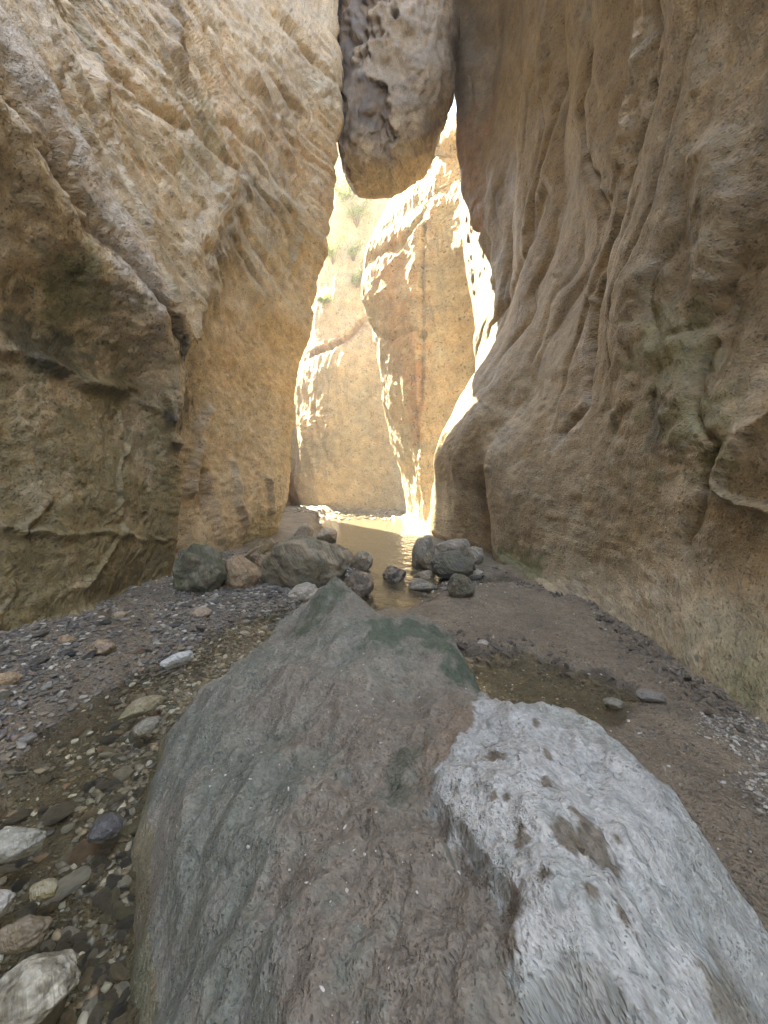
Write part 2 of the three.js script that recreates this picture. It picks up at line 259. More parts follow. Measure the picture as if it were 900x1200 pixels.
const left = cliff('canyon_wall_left', L, [8, 14, 30, 95, 80, 46, 34, 36, 50, 70, 70, 26, 14, 12, 8], [4, 70, 85, 85, 30, 85, 70, 14, 5], {
  flip: true, relief: leftRelief, color: leftColor, mat: M.wall,
  features: [
    { at: [[0, 410], [60, 425], [110, 452], [150, 462], [190, 478], [208, 492]], w: 0.06, d: -0.06 },       // long seam under the overhang
    { at: [[60, 425], [115, 448], [165, 455]], w: 0.07, d: -0.08 },
    { at: [[0, 92], [60, 175], [105, 240], [150, 290], [190, 340], [232, 395]], w: 0.13, d: 0.17, rib: 1 },
    { at: [[0, 150], [60, 240], [120, 310], [180, 370]], w: 0.3, d: -0.10 },
    { at: [[228, 395], [232, 425]], w: 0.22, d: 0.12 },                                                      // knob on the block's edge
    { at: [[210, 455], [206, 520]], w: 0.12, d: -0.22 },
    { at: [[0, 612], [60, 628], [130, 622], [195, 632]], w: 0.028, d: -0.06 },
    { at: [[140, 620], [128, 650], [95, 690]], w: 0.028, d: -0.05 },
    { at: [[155, 520], [140, 560], [140, 620]], w: 0.028, d: -0.05 },
    { at: [[60, 580], [25, 625]], w: 0.028, d: -0.05 },
    { at: [[205, 0], [208, 60], [215, 75]], w: 0.2, d: -0.15 },
    { at: [[118, 60], [118, 120], [150, 200], [188, 290], [222, 365]], w: 0.14, d: -0.10 },                 // foot of the slab behind the crest
    { at: [[100, 30], [180, 120], [230, 150], [290, 195]], w: 0.16, d: 0.16, rib: 1 },
    { at: [[150, 50], [240, 130], [280, 185]], w: 0.11, d: -0.08 },
    { at: [[290, 50], [320, 90], [358, 135]], w: 0.14, d: 0.14, rib: 1 },
    { at: [[300, 90], [345, 180], [365, 240]], w: 0.12, d: -0.12 },
    { at: [[330, 10], [372, 70]], w: 0.12, d: 0.12, rib: 1 },
    { at: [[285, 200], [262, 250], [232, 300]], w: 0.18, d: -0.10 },
    { at: [[360, 270], [350, 320]], w: 0.12, d: -0.06 },
    { at: [[250, 290], [258, 340], [262, 380]], w: 0.16, d: 0.10 },
    { at: [[240, 560], [250, 600], [262, 635]], w: 0.18, d: 0.16 },
    { at: [[250, 480], [236, 530], [228, 575]], w: 0.14, d: -0.16 },
    { at: [[280, 540], [282, 590], [290, 615]], w: 0.12, d: -0.14 },
    { at: [[318, 560], [322, 600]], w: 0.12, d: -0.14 },
    { at: [[0, 770], [100, 730], [200, 690]], w: 0.12, d: -0.25 },                                           // undercut at the foot
  ],
  stains: [
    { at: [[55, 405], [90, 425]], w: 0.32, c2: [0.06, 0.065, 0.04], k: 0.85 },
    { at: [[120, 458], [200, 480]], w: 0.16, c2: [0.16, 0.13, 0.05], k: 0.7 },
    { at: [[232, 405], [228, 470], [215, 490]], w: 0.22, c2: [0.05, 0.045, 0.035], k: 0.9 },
    { at: [[100, 330], [95, 360]], w: 0.3, c2: MOSS, k: 0.5 },
    { at: [[192, 290], [215, 345]], w: 0.14, c2: MOSS, k: 0.4 },
    { at: [[355, 280], [350, 320]], w: 0.3, c2: [0.24, 0.20, 0.11], k: 0.4 },
    { at: [[245, 130], [255, 160], [225, 200]], w: 0.4, c2: MOSS, k: 0.3 },
    { at: [[330, 610], [300, 625]], w: 0.5, c2: MOSS, k: 0.4 },
    { at: [[20, 480], [15, 560]], w: 0.4, c2: OLIVE, k: 0.6 },
    { at: [[205, 5], [210, 70]], w: 0.35, c2: [0.2, 0.17, 0.13], k: 0.6 },
    { at: [[20, 60], [120, 220], [205, 350]], w: 0.45, c2: [0.55, 0.52, 0.49], k: 0.6 },
  ],
});

// ---- right wall: water-cut ledge below, fluted alcove above
const R = [
  [V(4.8, -1, 14), V(4.8, 0, 14), V(5, 0.7, 14), V(5.1, 0.8, 14), V(5.2, 2.2, 14), V(5.4, 5, 14), V(5.8, 8, 14), V(6.4, 13, 14), V(8, 20, 14), V(22, 23, 16)],
  [V(3.4, -1, 4), V(3.4, 0, 4), V(3.7, 0.7, 4), V(3.8, 0.8, 4), V(3.9, 2.2, 4), V(4.1, 5, 4), V(4.4, 8, 4), V(4.8, 13, 4), V(6.4, 18, 4), V(22, 26, 5)],
  [V(2.5, -1, -1), V(2.5, 0.05, -1), V(2.9, 0.8, -1), V(3.0, 0.9, -1), V(3.1, 2.2, -1), V(3.3, 4.5, -1), V(3.5, 7, -1), V(3.2, 12, -1.2), V(5.6, 17, -1), V(22, 26, -1)],
  [V(2.4, -1, -2.4), P(905, 885, 2.28), P(905, 725, 2.76), P(905, 660, 3.0), P(905, 500, 3.1), P(905, 250, 3.3), P(905, 0, 3.4), V(2.9, 11, -4), V(5.2, 17, -3.6), V(22, 26, -3)],
  [V(2.4, -1, -3.1), P(800, 822, 2.9), P(800, 712, 3.4), P(800, 655, 3.7), P(805, 500, 3.8), P(800, 250, 4.2), P(790, 0, 4.3), V(2.7, 12, -5), V(5.0, 18, -5), V(22, 26, -5)],
  [V(2.6, -1, -4.2), P(735, 765, 3.8), P(724, 705, 4.35), P(716, 655, 4.7), P(720, 500, 4.9), P(722, 250, 5.3), P(715, 0, 5.5), V(2.6, 13, -6.3), V(4.6, 19, -6.5), V(22, 26, -7)],
  [V(2.5, -1, -5.7), P(654, 708, 5.3), P(646, 684, 5.85), P(640, 650, 6.22), P(650, 500, 6.5), P(668, 300, 7), P(650, 0, 7.3), V(2.5, 14.5, -8), V(4.2, 21, -8), V(22, 26, -9)],
  [V(2.5, -1, -7.1), P(608, 676, 6.9), P(601, 655, 7.4), P(600, 638, 7.5), P(600, 500, 7.8), P(628, 300, 8.4), P(608, 0, 9), V(2.3, 16, -9.5), V(3.6, 21, -9.5), V(22, 26, -11)],
  [V(2.35, -1, -8.15), P(578, 658, 8.2), P(577, 640, 8.2), P(576, 605, 8.3), P(566, 490, 8.7), P(603, 298, 9.5), P(598, 0, 10), V(2.3, 18, -10.8), V(3.2, 21, -10.8), V(22, 26, -12)],
  [V(2.8, -1, -8.7), V(2.8, 0, -8.7), V(2.75, 0.5, -8.8), V(2.6, 1.1, -8.9), P(546, 485, 9.2), P(594, 315, 11), P(578, 0, 11.3), V(2.1, 18, -11.4), V(3.0, 21, -11.6), V(22, 26, -13)],
  [V(2.1, -1, -9.6), P(548, 645, 9.6), P(540, 612, 9.8), P(530, 570, 10), P(517, 505, 10.3), P(572, 365, 12), P(552, 40, 12.3), V(2.0, 18, -12.2), V(2.9, 21, -12.6), V(22, 25, -14)],
  [V(1.7, -1, -13.4), P(498, 623, 13.8), P(503, 598, 13.3), P(507, 560, 12.6), P(511, 520, 12.0), P(560, 395, 12.7), P(533, 120, 13), V(2.2, 17, -12.9), V(3.2, 20, -13.4), V(22, 24, -15)],
  [V(3.4, -1, -14.4), V(3.4, 0, -14.4), V(3.2, 1.0, -14.2), V(3.0, 2.2, -14), V(3.0, 3.5, -13.6), V(3.2, 6.2, -13.4), V(2.8, 12, -13.8), V(3.2, 15.5, -14), V(4.4, 18, -14.4), V(22, 21, -16)],
  [V(5.5, -1, -16), V(5.5, 0, -16), V(5.4, 1, -16), V(5.3, 2.2, -16), V(5.2, 3.5, -16), V(5.1, 6.2, -16), V(5, 11, -16), V(5.4, 14.5, -16), V(6.6, 17, -16), V(22, 20, -18)],
];
function rightRelief(x, y, z, i) {
  z = far2(z);
  const hi = ss(1.2, 3.6, y), wx = 0.7 * fbm(x * 0.4 + 1, y * 0.3, z * 0.4, 3), w2 = 0.3 * fbm(x * 1.6, y * 1.0, z * 1.6, 3);
  const a = -z * 1.1 + y * 0.20 + wx, sharp = (n) => n > 0 ? n * n : 0;                                       // flutes run up the wall and lean; thin ribs stand between hollows
  let h = 0.12 * fbm(x * 0.45 + 5, y * 0.4, z * 0.45, 3);
  h += hi * (0.30 * sharp(1 - 2.2 * Math.abs(noise(a * 0.62, y * 0.07, 1.3))) + 0.08 * sharp(1 - 2.2 * Math.abs(noise(a * 1.7 + w2, y * 0.16, 4.3))) + 0.014 * (ridge(a * 5 + 2 * w2, y * 0.5, 2.3, 2) - 0.5));
  h += 0.022 * fbm(x * 1.5, y * 0.8, z * 1.5, 4) + 0.012 * fbm(x * 5, y * 3, z * 5, 3) + 0.005 * fbm(x * 16, y * 11, z * 16, 2);
  const c = cell(x * 2.6 + wx, y * 3.0 + wx, z * 2.6), q = cell(x * 7 + w2, y * 7, z * 7);
  h -= (1 - 0.7 * ss(2.5, 5, y)) * (0.024 * ss(0.36, 0.1, c[0]) + 0.008 * ss(0.4, 0.1, q[0]));               // hollows
  h += (1 - hi) * 0.009 * ridge(y * 3 + wx, z * 1.0, x, 3);
  return h;
}
function rightColor(x, y, z) {
  z = far2(z);
  const n = fbm(x * 0.5 + 3, y * 0.4, z * 0.5, 4), m = fbm(x * 2.1 + 2, y * 1.8, z * 2.1, 4), f = fbm(x * 9, y * 9, z * 9, 3), st = fbm(-z * 2.2 + y * 0.3, y * 0.25, 9.4, 4);
  let c = mixc([0.36, 0.28, 0.16], [0.325, 0.27, 0.18], ss(-0.4, 0.5, n + 0.3 * m));
  c = mixc(c, PALE, 0.5 * ss(0.15, 0.75, st));
  c = mixc(c, [0.20, 0.16, 0.10], 0.6 * ss(0.1, 0.75, fbm(-z * 1.3 + y * 0.2, y * 0.3, 3.1, 4)));
  c = mixc(c, [0.46, 0.40, 0.29], 0.6 * ss(0.75, 0.45, y + 0.3 * m) * ss(-6.5, -5, z));
  c = mixc(c, MOSS, 0.55 * ss(0.2, 0.7, m) * ss(1.0, 0.2, y));
  const v = 1 + 0.22 * f + 0.14 * m;
  return [c[0] * v, c[1] * v, c[2] * v];
}
const right = cliff('canyon_wall_right', R, [8, 14, 36, 80, 75, 75, 50, 34, 22, 40, 40, 16, 8], [4, 50, 14, 90, 95, 95, 70, 14, 5], {
  flip: false, relief: rightRelief, color: rightColor, mat: M.wall,
  features: [
    { at: [[620, 235], [600, 300], [572, 370]], w: 0.25, d: 0.14 },
    { at: [[680, 60], [668, 130], [672, 200], [692, 290]], w: 0.11, d: 0.17, rib: 1 },
    { at: [[755, 0], [748, 120], [725, 210], [705, 290], [690, 350]], w: 0.12, d: 0.22, rib: 1 },
    { at: [[735, 0], [728, 120], [705, 220]], w: 0.16, d: -0.16 },
    { at: [[690, 340], [680, 400], [672, 470], [650, 510]], w: 0.12, d: 0.18, rib: 1 },
    { at: [[740, 330], [720, 400], [715, 470]], w: 0.30, d: -0.12 },
    { at: [[650, 0], [640, 110], [615, 220], [606, 270]], w: 0.13, d: 0.17, rib: 1 },
    { at: [[632, 0], [625, 100]], w: 0.16, d: -0.15 },
    { at: [[820, 180], [830, 240], [815, 320]], w: 0.22, d: -0.14 },
    { at: [[845, 300], [825, 350], [780, 390]], w: 0.11, d: 0.14, rib: 1 },
    { at: [[808, 400], [800, 480], [825, 520], [810, 580], [790, 640]], w: 0.09, d: 0.13, rib: 1 },
    { at: [[775, 400], [800, 500]], w: 0.3, d: -0.12 },
    { at: [[635, 315], [685, 348]], w: 0.03, d: -0.07 },
    { at: [[905, 595], [860, 590], [835, 570]], w: 0.05, d: -0.09 },
    { at: [[905, 470], [860, 500], [835, 560]], w: 0.07, d: -0.10 },
  ],
  stains: [
    { at: [[765, 400], [785, 450], [800, 520]], w: 0.5, c2: [0.19, 0.19, 0.08], k: 0.6 },
    { at: [[585, 650], [630, 668]], w: 0.28, c2: MOSS, k: 0.8 },
    { at: [[760, 470], [760, 520]], w: 0.15, c2: [0.06, 0.05, 0.035], k: 0.6 },
    { at: [[790, 560], [790, 640], [740, 690]], w: 0.3, c2: PALE, k: 0.7 },
    { at: [[675, 380], [670, 480], [640, 520]], w: 0.22, c2: [0.58, 0.53, 0.46], k: 0.6 },
    { at: [[725, 230], [700, 330]], w: 0.2, c2: PALE, k: 0.5 },
    { at: [[740, 60], [735, 160]], w: 0.2, c2: [0.46, 0.44, 0.38], k: 0.5 },
    { at: [[830, 740], [870, 800]], w: 0.3, c2: [0.27, 0.25, 0.15], k: 0.6 },
    { at: [[540, 160], [530, 280]], w: 0.8, c2: [0.42, 0.25, 0.15], k: 0.6 },
  ],
});

// ---- the slab closing the bend, and the buttress in front of it
function farRelief(x, y, z, bed = 1) {
  const wx = 0.8 * fbm(x * 0.25, y * 0.25, z * 0.25, 3), b = y * 1.0 + x * 0.45 + wx;
  return 0.35 * fbm(x * 0.22, y * 0.22, z * 0.22, 3) + bed * 0.030 * (ridge(b * 0.9, x * 0.2, 3, 3) - 0.5) + 0.07 * (ridge(x * 0.9 + z * 0.9 + wx, y * 0.12, 0.5, 2) - 0.5) + 0.06 * fbm(x * 0.9, y * 0.7, z * 0.9, 4) + 0.02 * fbm(x * 4, y * 3, z * 4, 3);
}
function farColor(x, y, z) {
  const n = fbm(x * 0.3, y * 0.3, z * 0.3, 4), m = fbm(x * 1.1, y * 1.1, z * 1.1, 4), st = fbm(x * 1.6 + z * 1.6, y * 0.2, 0.8, 4), be = fbm(0.3 * x, y * 2.2 + x * 1.0, 2, 3);
  let c = mixc(TAN, GREY, ss(-0.4, 0.4, n));
  c = mixc(c, [0.46, 0.30, 0.17], 0.35 * ss(0.1, 0.7, st + 0.3 * m));
  c = mixc(c, PALE, 0.5 * ss(0.1, 0.6, be));
  const v = 1 + 0.2 * m;
  return [c[0] * v, c[1] * v, c[2] * v];
}
const rib = (pts, below, top) => [below, ...pts.map((p) => P(...p)), ...top];
const S1 = [
  [V(-14, -1, -31), V(-14, 0, -31), V(-14, 3, -31), V(-14, 6, -31), V(-14, 7, -31), V(-14, 8, -31.5), V(-14, 9, -33), V(-14, 10, -36), V(-14, 11, -44)],
  rib([[330, 596, 31], [330, 560, 31], [332, 500, 31], [335, 460, 31], [335, 430, 31.5], [335, 400, 33], [335, 380, 35]], V(-8, -1, -31), [V(-10, 17, -44)]),
  rib([[352, 598, 29.5], [350, 560, 29], [354, 500, 28.5], [360, 430, 28.2], [367, 370, 28.6], [372, 290, 29.4], [376, 170, 30.4]], V(-6.2, -1, -29.5), [V(-6.5, 31, -42)]),
  rib([[385, 600, 27.5], [380, 560, 27], [382, 500, 26.5], [388, 430, 26.5], [394, 370, 27], [398, 290, 27.6], [402, 150, 28.6]], V(-4, -1, -27.5), [V(-4, 33, -42)]),
  rib([[425, 600, 27], [422, 560, 26.5], [420, 500, 26], [418, 430, 26], [424, 370, 26.6], [428, 290, 27.4], [430, 150, 28.6]], V(-1.6, -1, -27), [V(-1.6, 33, -42)]),
  rib([[462, 600, 27], [462, 560, 26.5], [458, 500, 26.5], [455, 430, 26.5], [460, 370, 27], [463, 290, 27.8], [464, 150, 29]], V(0.7, -1, -27), [V(0.8, 33, -42)]),
  [V(4, -1, -29), V(4, 0, -29), V(4, 3, -29), V(4, 6, -29), V(4, 10, -29), V(4, 14, -30), V(4, 19, -31), V(4, 25, -34), V(5, 30, -42)],
  [V(14, -1, -31), V(14, 0, -31), V(14, 3, -31), V(14, 6, -31), V(14, 10, -31), V(14, 14, -31.5), V(14, 19, -33), V(14, 25, -36), V(14, 30, -44)],
];
const slab = cliff('cliff_slab', S1, [10, 30, 60, 70, 60, 30, 10], [3, 45, 55, 55, 50, 40, 40, 12], {
  flip: false, relief: (x, y, z) => farRelief(x, y, z), color: farColor, mat: M.far,
  features: [
    { at: [[360, 415], [385, 405], [405, 390], [425, 370]], w: 0.22, d: -0.45 },
    { at: [[362, 480], [372, 530], [382, 545]], w: 0.35, d: -0.35 },
    { at: [[350, 490], [358, 530], [366, 560]], w: 0.35, d: 0.3 },
    { at: [[375, 515], [410, 490], [440, 465]], w: 0.15, d: -0.16 },
    { at: [[385, 545], [420, 520], [450, 500]], w: 0.15, d: -0.16 },
  ],
  stains: [{ at: [[360, 415], [405, 392], [422, 374]], w: 0.4, c2: [0.30, 0.15, 0.07], k: 0.8 }],
});
const S2 = [
  [V(4.5, -1, -26), V(4.5, 0, -26), V(4.4, 2, -26), V(4.2, 5, -26), V(4, 8, -26), V(3.6, 11.5, -26), V(3.6, 14.5, -26), V(4.5, 18.5, -26), V(6, 22, -26), V(20, 25, -28)],
  [V(2.4, -1, -23.4), V(2.4, 0, -23.4), V(2.2, 2, -23.2), V(1.6, 5, -22.8), V(1.0, 8.4, -22.4), V(0.2, 11.5, -22), V(0.5, 14.5, -22), V(2.4, 18.5, -22.5), V(4, 21, -23), V(20, 25, -26)],
  rib([[476, 606, 21.8], [470, 560, 21.5], [456, 500, 21], [441, 420, 20.5], [423, 350, 20], [432, 288, 20], [470, 217, 20.4]], V(1.3, -1, -21.8), [V(2.4, 21, -21), V(20, 25, -23)]),
  rib([[486, 609, 20], [481, 560, 19.6], [468, 500, 19.2], [456, 420, 19], [445, 350, 18.8], [455, 280, 18.8], [485, 205, 19.2]], V(1.6, -1, -20), [V(2.8, 20, -19.6), V(20, 24, -22)]),
  rib([[494, 612, 18.4], [492, 560, 18], [490, 500, 17.8], [486, 420, 17.6], [486, 350, 17.6], [492, 270, 17.8], [505, 190, 18]], V(1.8, -1, -18.4), [V(3.2, 19.4, -18.4), V(20, 23, -20)]),
  rib([[504, 615, 17.9], [505, 560, 17.7], [508, 500, 17.5], [508, 420, 17.4], [513, 350, 17.2], [519, 270, 16.9], [528, 190, 17]], V(2.1, -1, -17), [V(3.8, 18, -17.2), V(20, 22, -19)]),
  rib([[532, 620, 17.2], [533, 560, 17.1], [538, 500, 17], [546, 420, 16.8], [556, 350, 16.3], [560, 275, 15.4], [568, 190, 15.4]], V(3.1, -1, -17.2), [V(5, 17.5, -16), V(20, 21, -18)]),
  [V(6.4, -1, -15), V(6.4, 0, -15), V(6.3, 2, -15), V(6.2, 5, -15), V(6.2, 8, -15), V(6, 11, -15), V(6.2, 14, -15), V(6.4, 16, -15), V(7, 18, -15.4), V(20, 21, -17)],
];
const buttress = cliff('cliff_buttress', S2, [8, 20, 45, 60, 55, 50, 12], [3, 40, 50, 60, 55, 50, 50, 26, 5], {
  flip: false, relief: (x, y, z) => 0.8 * farRelief(x, y, z, 0.3) + 0.05 * (ridge((z - x) * 1.2 + y * 0.5, y * 0.3, 2.2, 3) - 0.5) + 0.03 * fbm(x * 2, y * 1.4, z * 2, 4), color: farColor, mat: M.far,
  features: [
    { at: [[494, 270], [490, 330], [490, 400], [488, 470]], w: 0.13, d: -0.25 },
    { at: [[482, 480], [484, 560], [486, 605]], w: 0.16, d: -0.22 },
    { at: [[425, 385], [455, 400], [480, 385], [490, 395]], w: 0.2, d: -0.2 },
    { at: [[430, 300], [465, 285], [490, 260]], w: 0.2, d: -0.2 },
  ],
  stains: [{ at: [[450, 300], [460, 360], [470, 420]], w: 1.0, c2: [0.44, 0.24, 0.11], k: 0.6 }, { at: [[482, 430], [482, 510]], w: 0.5, c2: [0.42, 0.20, 0.09], k: 0.6 }],
});
console.log('walls built');

// ------------------------------------------------------------------ boulder shape in the foreground (a height for every x, z)
const ctl = [[395, 686, .62], [372, 700, .50], [430, 712, .46], [410, 735, .50], [345, 745, .34], [360, 780, .36], [470, 727, .53], [505, 733, .52], [540, 775, .43], [480, 775, .46], [552, 800, .30], [520, 812, .38],
  [330, 800, .36], [400, 770, .46], [430, 850, .46], [480, 830, .45], [380, 840, .42], [300, 850, .30], [260, 830, .22], [540, 835, .50], [600, 822, .55], [650, 838, .55], [700, 870, .52], [760, 920, .47], [800, 960, .42], [850, 1030, .34], [880, 1090, .27], [560, 900, .53], [640, 920, .56], [720, 980, .55], [700, 1060, .56],
  [800, 1060, .44], [850, 1150, .33], [760, 1160, .48], [600, 1000, .53], [620, 1100, .53], [500, 900, .49], [450, 950, .45], [400, 900, .41], [330, 920, .34], [250, 900, .20], [220, 960, .17], [300, 1000, .31], [230, 1050, .17], [380, 1020, .40], [450, 1050, .45], [520, 1060, .45], [200, 1150, .11], [280, 1140, .26], [350, 1180, .36], [440, 1160, .42], [540, 1160, .46], [650, 1195, .50], [800, 1200, .45], [700, 1130, .55]]
  .map(([px, py, h]) => { const p = G(px, py, h); return [p.x, p.z, h]; });
const tps = (() => {                                        // a smoothed thin plate through the control heights
  const n = ctl.length, N = n + 3, A = Array.from({ length: N }, () => new Float64Array(N + 1)), U = (r2) => r2 < 1e-12 ? 0 : 0.5 * r2 * Math.log(r2);
  for (let i = 0; i < n; i++) { for (let j = 0; j < n; j++) A[i][j] = U((ctl[i][0] - ctl[j][0]) ** 2 + (ctl[i][1] - ctl[j][1]) ** 2) + (i === j ? 0.004 : 0); A[i][n] = A[n][i] = 1; A[i][n + 1] = A[n + 1][i] = ctl[i][0]; A[i][n + 2] = A[n + 2][i] = ctl[i][1]; A[i][N] = ctl[i][2]; }
  for (let c = 0; c < N; c++) { let p = c; for (let r = c + 1; r < N; r++) if (Math.abs(A[r][c]) > Math.abs(A[p][c])) p = r; [A[c], A[p]] = [A[p], A[c]]; for (let r = 0; r < N; r++) if (r !== c) { const f = A[r][c] / A[c][c]; if (f) for (let k = c; k <= N; k++) A[r][k] -= f * A[c][k]; } }
  const w = A.map((row, i) => row[N] / row[i]);
  return (x, z) => { let s = w[n] + w[n + 1] * x + w[n + 2] * z; for (let i = 0; i < n; i++) s += w[i] * U((x - ctl[i][0]) ** 2 + (z - ctl[i][1]) ** 2); return s; };
})();
const foot = [[-0.66, -0.35], [-0.70, -1.08], [-0.85, -1.29], [-1.03, -1.6], [-1.26, -2.0], [-1.37, -2.37], [-1.30, -2.87], [-1.06, -3.5], [-0.66, -3.82], [-0.30, -3.78], [0.02, -3.5], [0.36, -3.3], [0.62, -2.85], [0.70, -2.45], [0.76, -2.1], [0.92, -1.8], [1.10, -1.5], [1.22, -1.15], [1.25, -0.8], [1.15, -0.35]];
function polyDist(poly, x, z) {                             // > 0 inside
  let d = 1e9, inside = false;
  for (let i = 0, j = poly.length - 1; i < poly.length; j = i++) {
    const [ax, az] = poly[j], [bx, bz] = poly[i], ex = bx - ax, ez = bz - az, t = clamp(((x - ax) * ex + (z - az) * ez) / (ex * ex + ez * ez), 0, 1);
    d = Math.min(d, Math.hypot(x - ax - t * ex, z - az - t * ez));
    if ((az > z) !== (bz > z) && x < (bx - ax) * (z - az) / (bz - az) + ax) inside = !inside;
  }
  return inside ? d : -d;
}
function smooth0(x, z) { const d = polyDist(foot, x, z); return Math.min(tps(x, z), 0.8) + 0 * d; }
function onBoulder(px, py) {                                // line of sight against the smooth shape
  for (let d = 0.5; d < 5; d += 0.01) { const x = (px - CX) / F * d, y = EYE + (CY - py) / F * d; if (y < smooth0(x, -d)) return [x, -d]; }
  const g = G(px, py, 0.3); return [g.x, g.z];
}
const lineB = (pts) => pts.map((p) => onBoulder(...p));
function distB(line, x, z) { let best = 1e9, side = 0; for (let i = 0; i + 1 < line.length; i++) { const a = line[i], b = line[i + 1], ex = b[0] - a[0], ez = b[1] - a[1], t = clamp(((x - a[0]) * ex + (z - a[1]) * ez) / (ex * ex + ez * ez), 0, 1), d = Math.hypot(x - a[0] - t * ex, z - a[1] - t * ez); if (d < best) { best = d; side = Math.sign(ex * (z - a[1]) - ez * (x - a[0])); } } return [best, side]; }
const palePoly = lineB([[562, 826], [535, 880], [506, 945], [545, 1000], [600, 1085], [592, 1130], [615, 1200], [660, 1215], [740, 1250], [850, 1250], [822, 1100], [785, 1000], [790, 955], [700, 872], [640, 838], [600, 824]]);
const cleft = lineB([[504, 945], [530, 985], [560, 1030], [598, 1085]]);
const crease = lineB([[362, 940], [348, 1000], [322, 1060], [288, 1160], [285, 1195]]);
const hollow = lineB([[640, 1235], [680, 1222], [725, 1232]]);
const pit1 = onBoulder(350, 756), pit2 = onBoulder(358, 850), pit3 = onBoulder(485, 775), pit4 = onBoulder(690, 1010);
const lobe = lineB([[250, 850], [262, 815], [300, 800]]);
const seam = lineB([[330, 870], [400, 880], [420, 940], [430, 990]]);
const cracks = [[[400, 905], [410, 925], [422, 950], [424, 985]], [[235, 900], [290, 868], [345, 852]], [[345, 905], [315, 935], [296, 968]], [[455, 1010], [474, 1050], [470, 1105], [480, 1150]], [[525, 845], [500, 866], [488, 900]], [[360, 800], [352, 830], [362, 858]], [[215, 990], [250, 1010], [262, 1050]], [[560, 1120], [530, 1150], [520, 1190]], [[640, 860], [672, 880], [690, 920]], [[700, 960], [712, 1000], [706, 1050]]].map(lineB);
const lap = lineB([[415, 830], [470, 838], [520, 826], [560, 822]]);
function boulderH(x, z) {
  const d = polyDist(foot, x, z) + 0.05 * fbm(x * 2.2, z * 2.2, 1.1, 3);
  let h = tps(x, z);
  h += 0.02 * fbm(x * 1.6, z * 1.6, 5.5, 3) + 0.044 * fbm(x * 4.0, z * 4.0, 8.8, 4) + 0.016 * ridge(x * 7 + 2 * z, z * 3.5, 5.8, 2) + 0.008 * fbm(x * 19, z * 19, 3.8, 3) - 0.012 * (ridge(x * 2.6 + z, z * 1.5, 4.4, 3) - 0.5) + 0.10 * (0.25 - Math.abs(noise(x * 1.25 + 0.3 * z, z * 1.1, 2.2))) + 0.05 * (0.25 - Math.abs(noise(x * 3.1 - z, z * 2.4, 6.2)));
  const pd = polyDist(palePoly, x, z);
  const [dc] = distB(cleft, x, z), wob = 0.015 * fbm(x * 9, z * 9, 2, 3);
  h += 0.035 * ss(-0.03, 0.015, pd + wob) * ss(0.45, 0.1, dc) - 0.05 * ss(0.05, 0.0, dc + wob) * (pd < 0.01 ? 1 : 0.3);
  const [dr, sd] = distB(crease, x, z);
  h -= 0.03 * ss(0.12, 0.0, dr + wob * 2) * (sd > 0 ? ss(0.05, 0, dr) : 1);
  const [dh] = distB(hollow, x, z); h -= 0.14 * ss(0.062, 0.03, dh + wob);
  for (const [p, r, k] of [[pit1, 0.05, 0.06], [pit2, 0.05, 0.03], [pit3, 0.10, 0.02], [pit4, 0.05, 0.025]]) h -= k * ss(r, r * 0.3, Math.hypot(x - p[0], z - p[1]) + wob);
  const [dl] = distB(lobe, x, z); h += 0.035 * ss(0.16, 0.05, dl);
  const [ds] = distB(seam, x, z); h -= 0.016 * ss(0.035, 0, ds + wob);
  const kx = x + 0.05 * fbm(x * 6, z * 6, 3, 3), kz = z + 0.05 * fbm(x * 6, z * 6, 7, 3); for (const c of cracks) { const [dk] = distB(c, kx, kz); if (dk < 0.02) h -= 0.013 * ss(0.013, 0.003, dk); }
  const [dp] = distB(lap, x, z); h -= 0.02 * ss(0.05, 0, dp + wob);
  const rough = ss(0.02, 0.12, pd) * ss(-1.15, -0.98, z + 0.1 * fbm(x * 3, z * 3, 0, 2));                 // pitted lower half of the pale block
  if (rough > 0) { const c = cell(x * 16 + 2 * wob, z * 16, 3); h -= rough * 0.014 * ss(0.45, 0.1, c[0]); h += rough * 0.008 * ridge(x * 12, z * 12, 4, 2); }
  const t = d / 0.16, side = t < 0 ? t * 1.2 : Math.sqrt(Math.min(1, t)) * (1 - 0.12 * Math.max(0, 1 - t));
  return Math.max(-0.4, t >= 1 ? h : lerp(-0.12, Math.max(h, 0.05), side));
}

// ------------------------------------------------------------------ ground: bank, stream bed, sand bar
const stream = [[-0.95, 0.8], [-1.15, -0.4], [-1.18, -1.2], [-1.42, -1.9], [-1.62, -2.4], [-1.58, -2.9], [-1.32, -3.6], [-1.0, -4.3], [-0.62, -4.9], [-0.1, -5.6], [0.15, -6.5]];
const poolMid = [[0.2, -5.5], [0.25, -6.5], [0.25, -8], [0.0, -10], [-0.4, -12], [-0.7, -16], [-1.2, -20], [-1.8, -24]], poolHalf = [0.45, 0.62, 0.65, 1.0, 1.6, 2.0, 2.4, 2.2];
function chain(line, x, z) { let best = 1e9, k = 0; for (let i = 0; i + 1 < line.length; i++) { const a = line[i], b = line[i + 1], ex = b[0] - a[0], ez = b[1] - a[1], t = clamp(((x - a[0]) * ex + (z - a[1]) * ez) / (ex * ex + ez * ez), 0, 1), d = Math.hypot(x - a[0] - t * ex, z - a[1] - t * ez); if (d < best) { best = d; k = i + t; } } return [best, k]; }
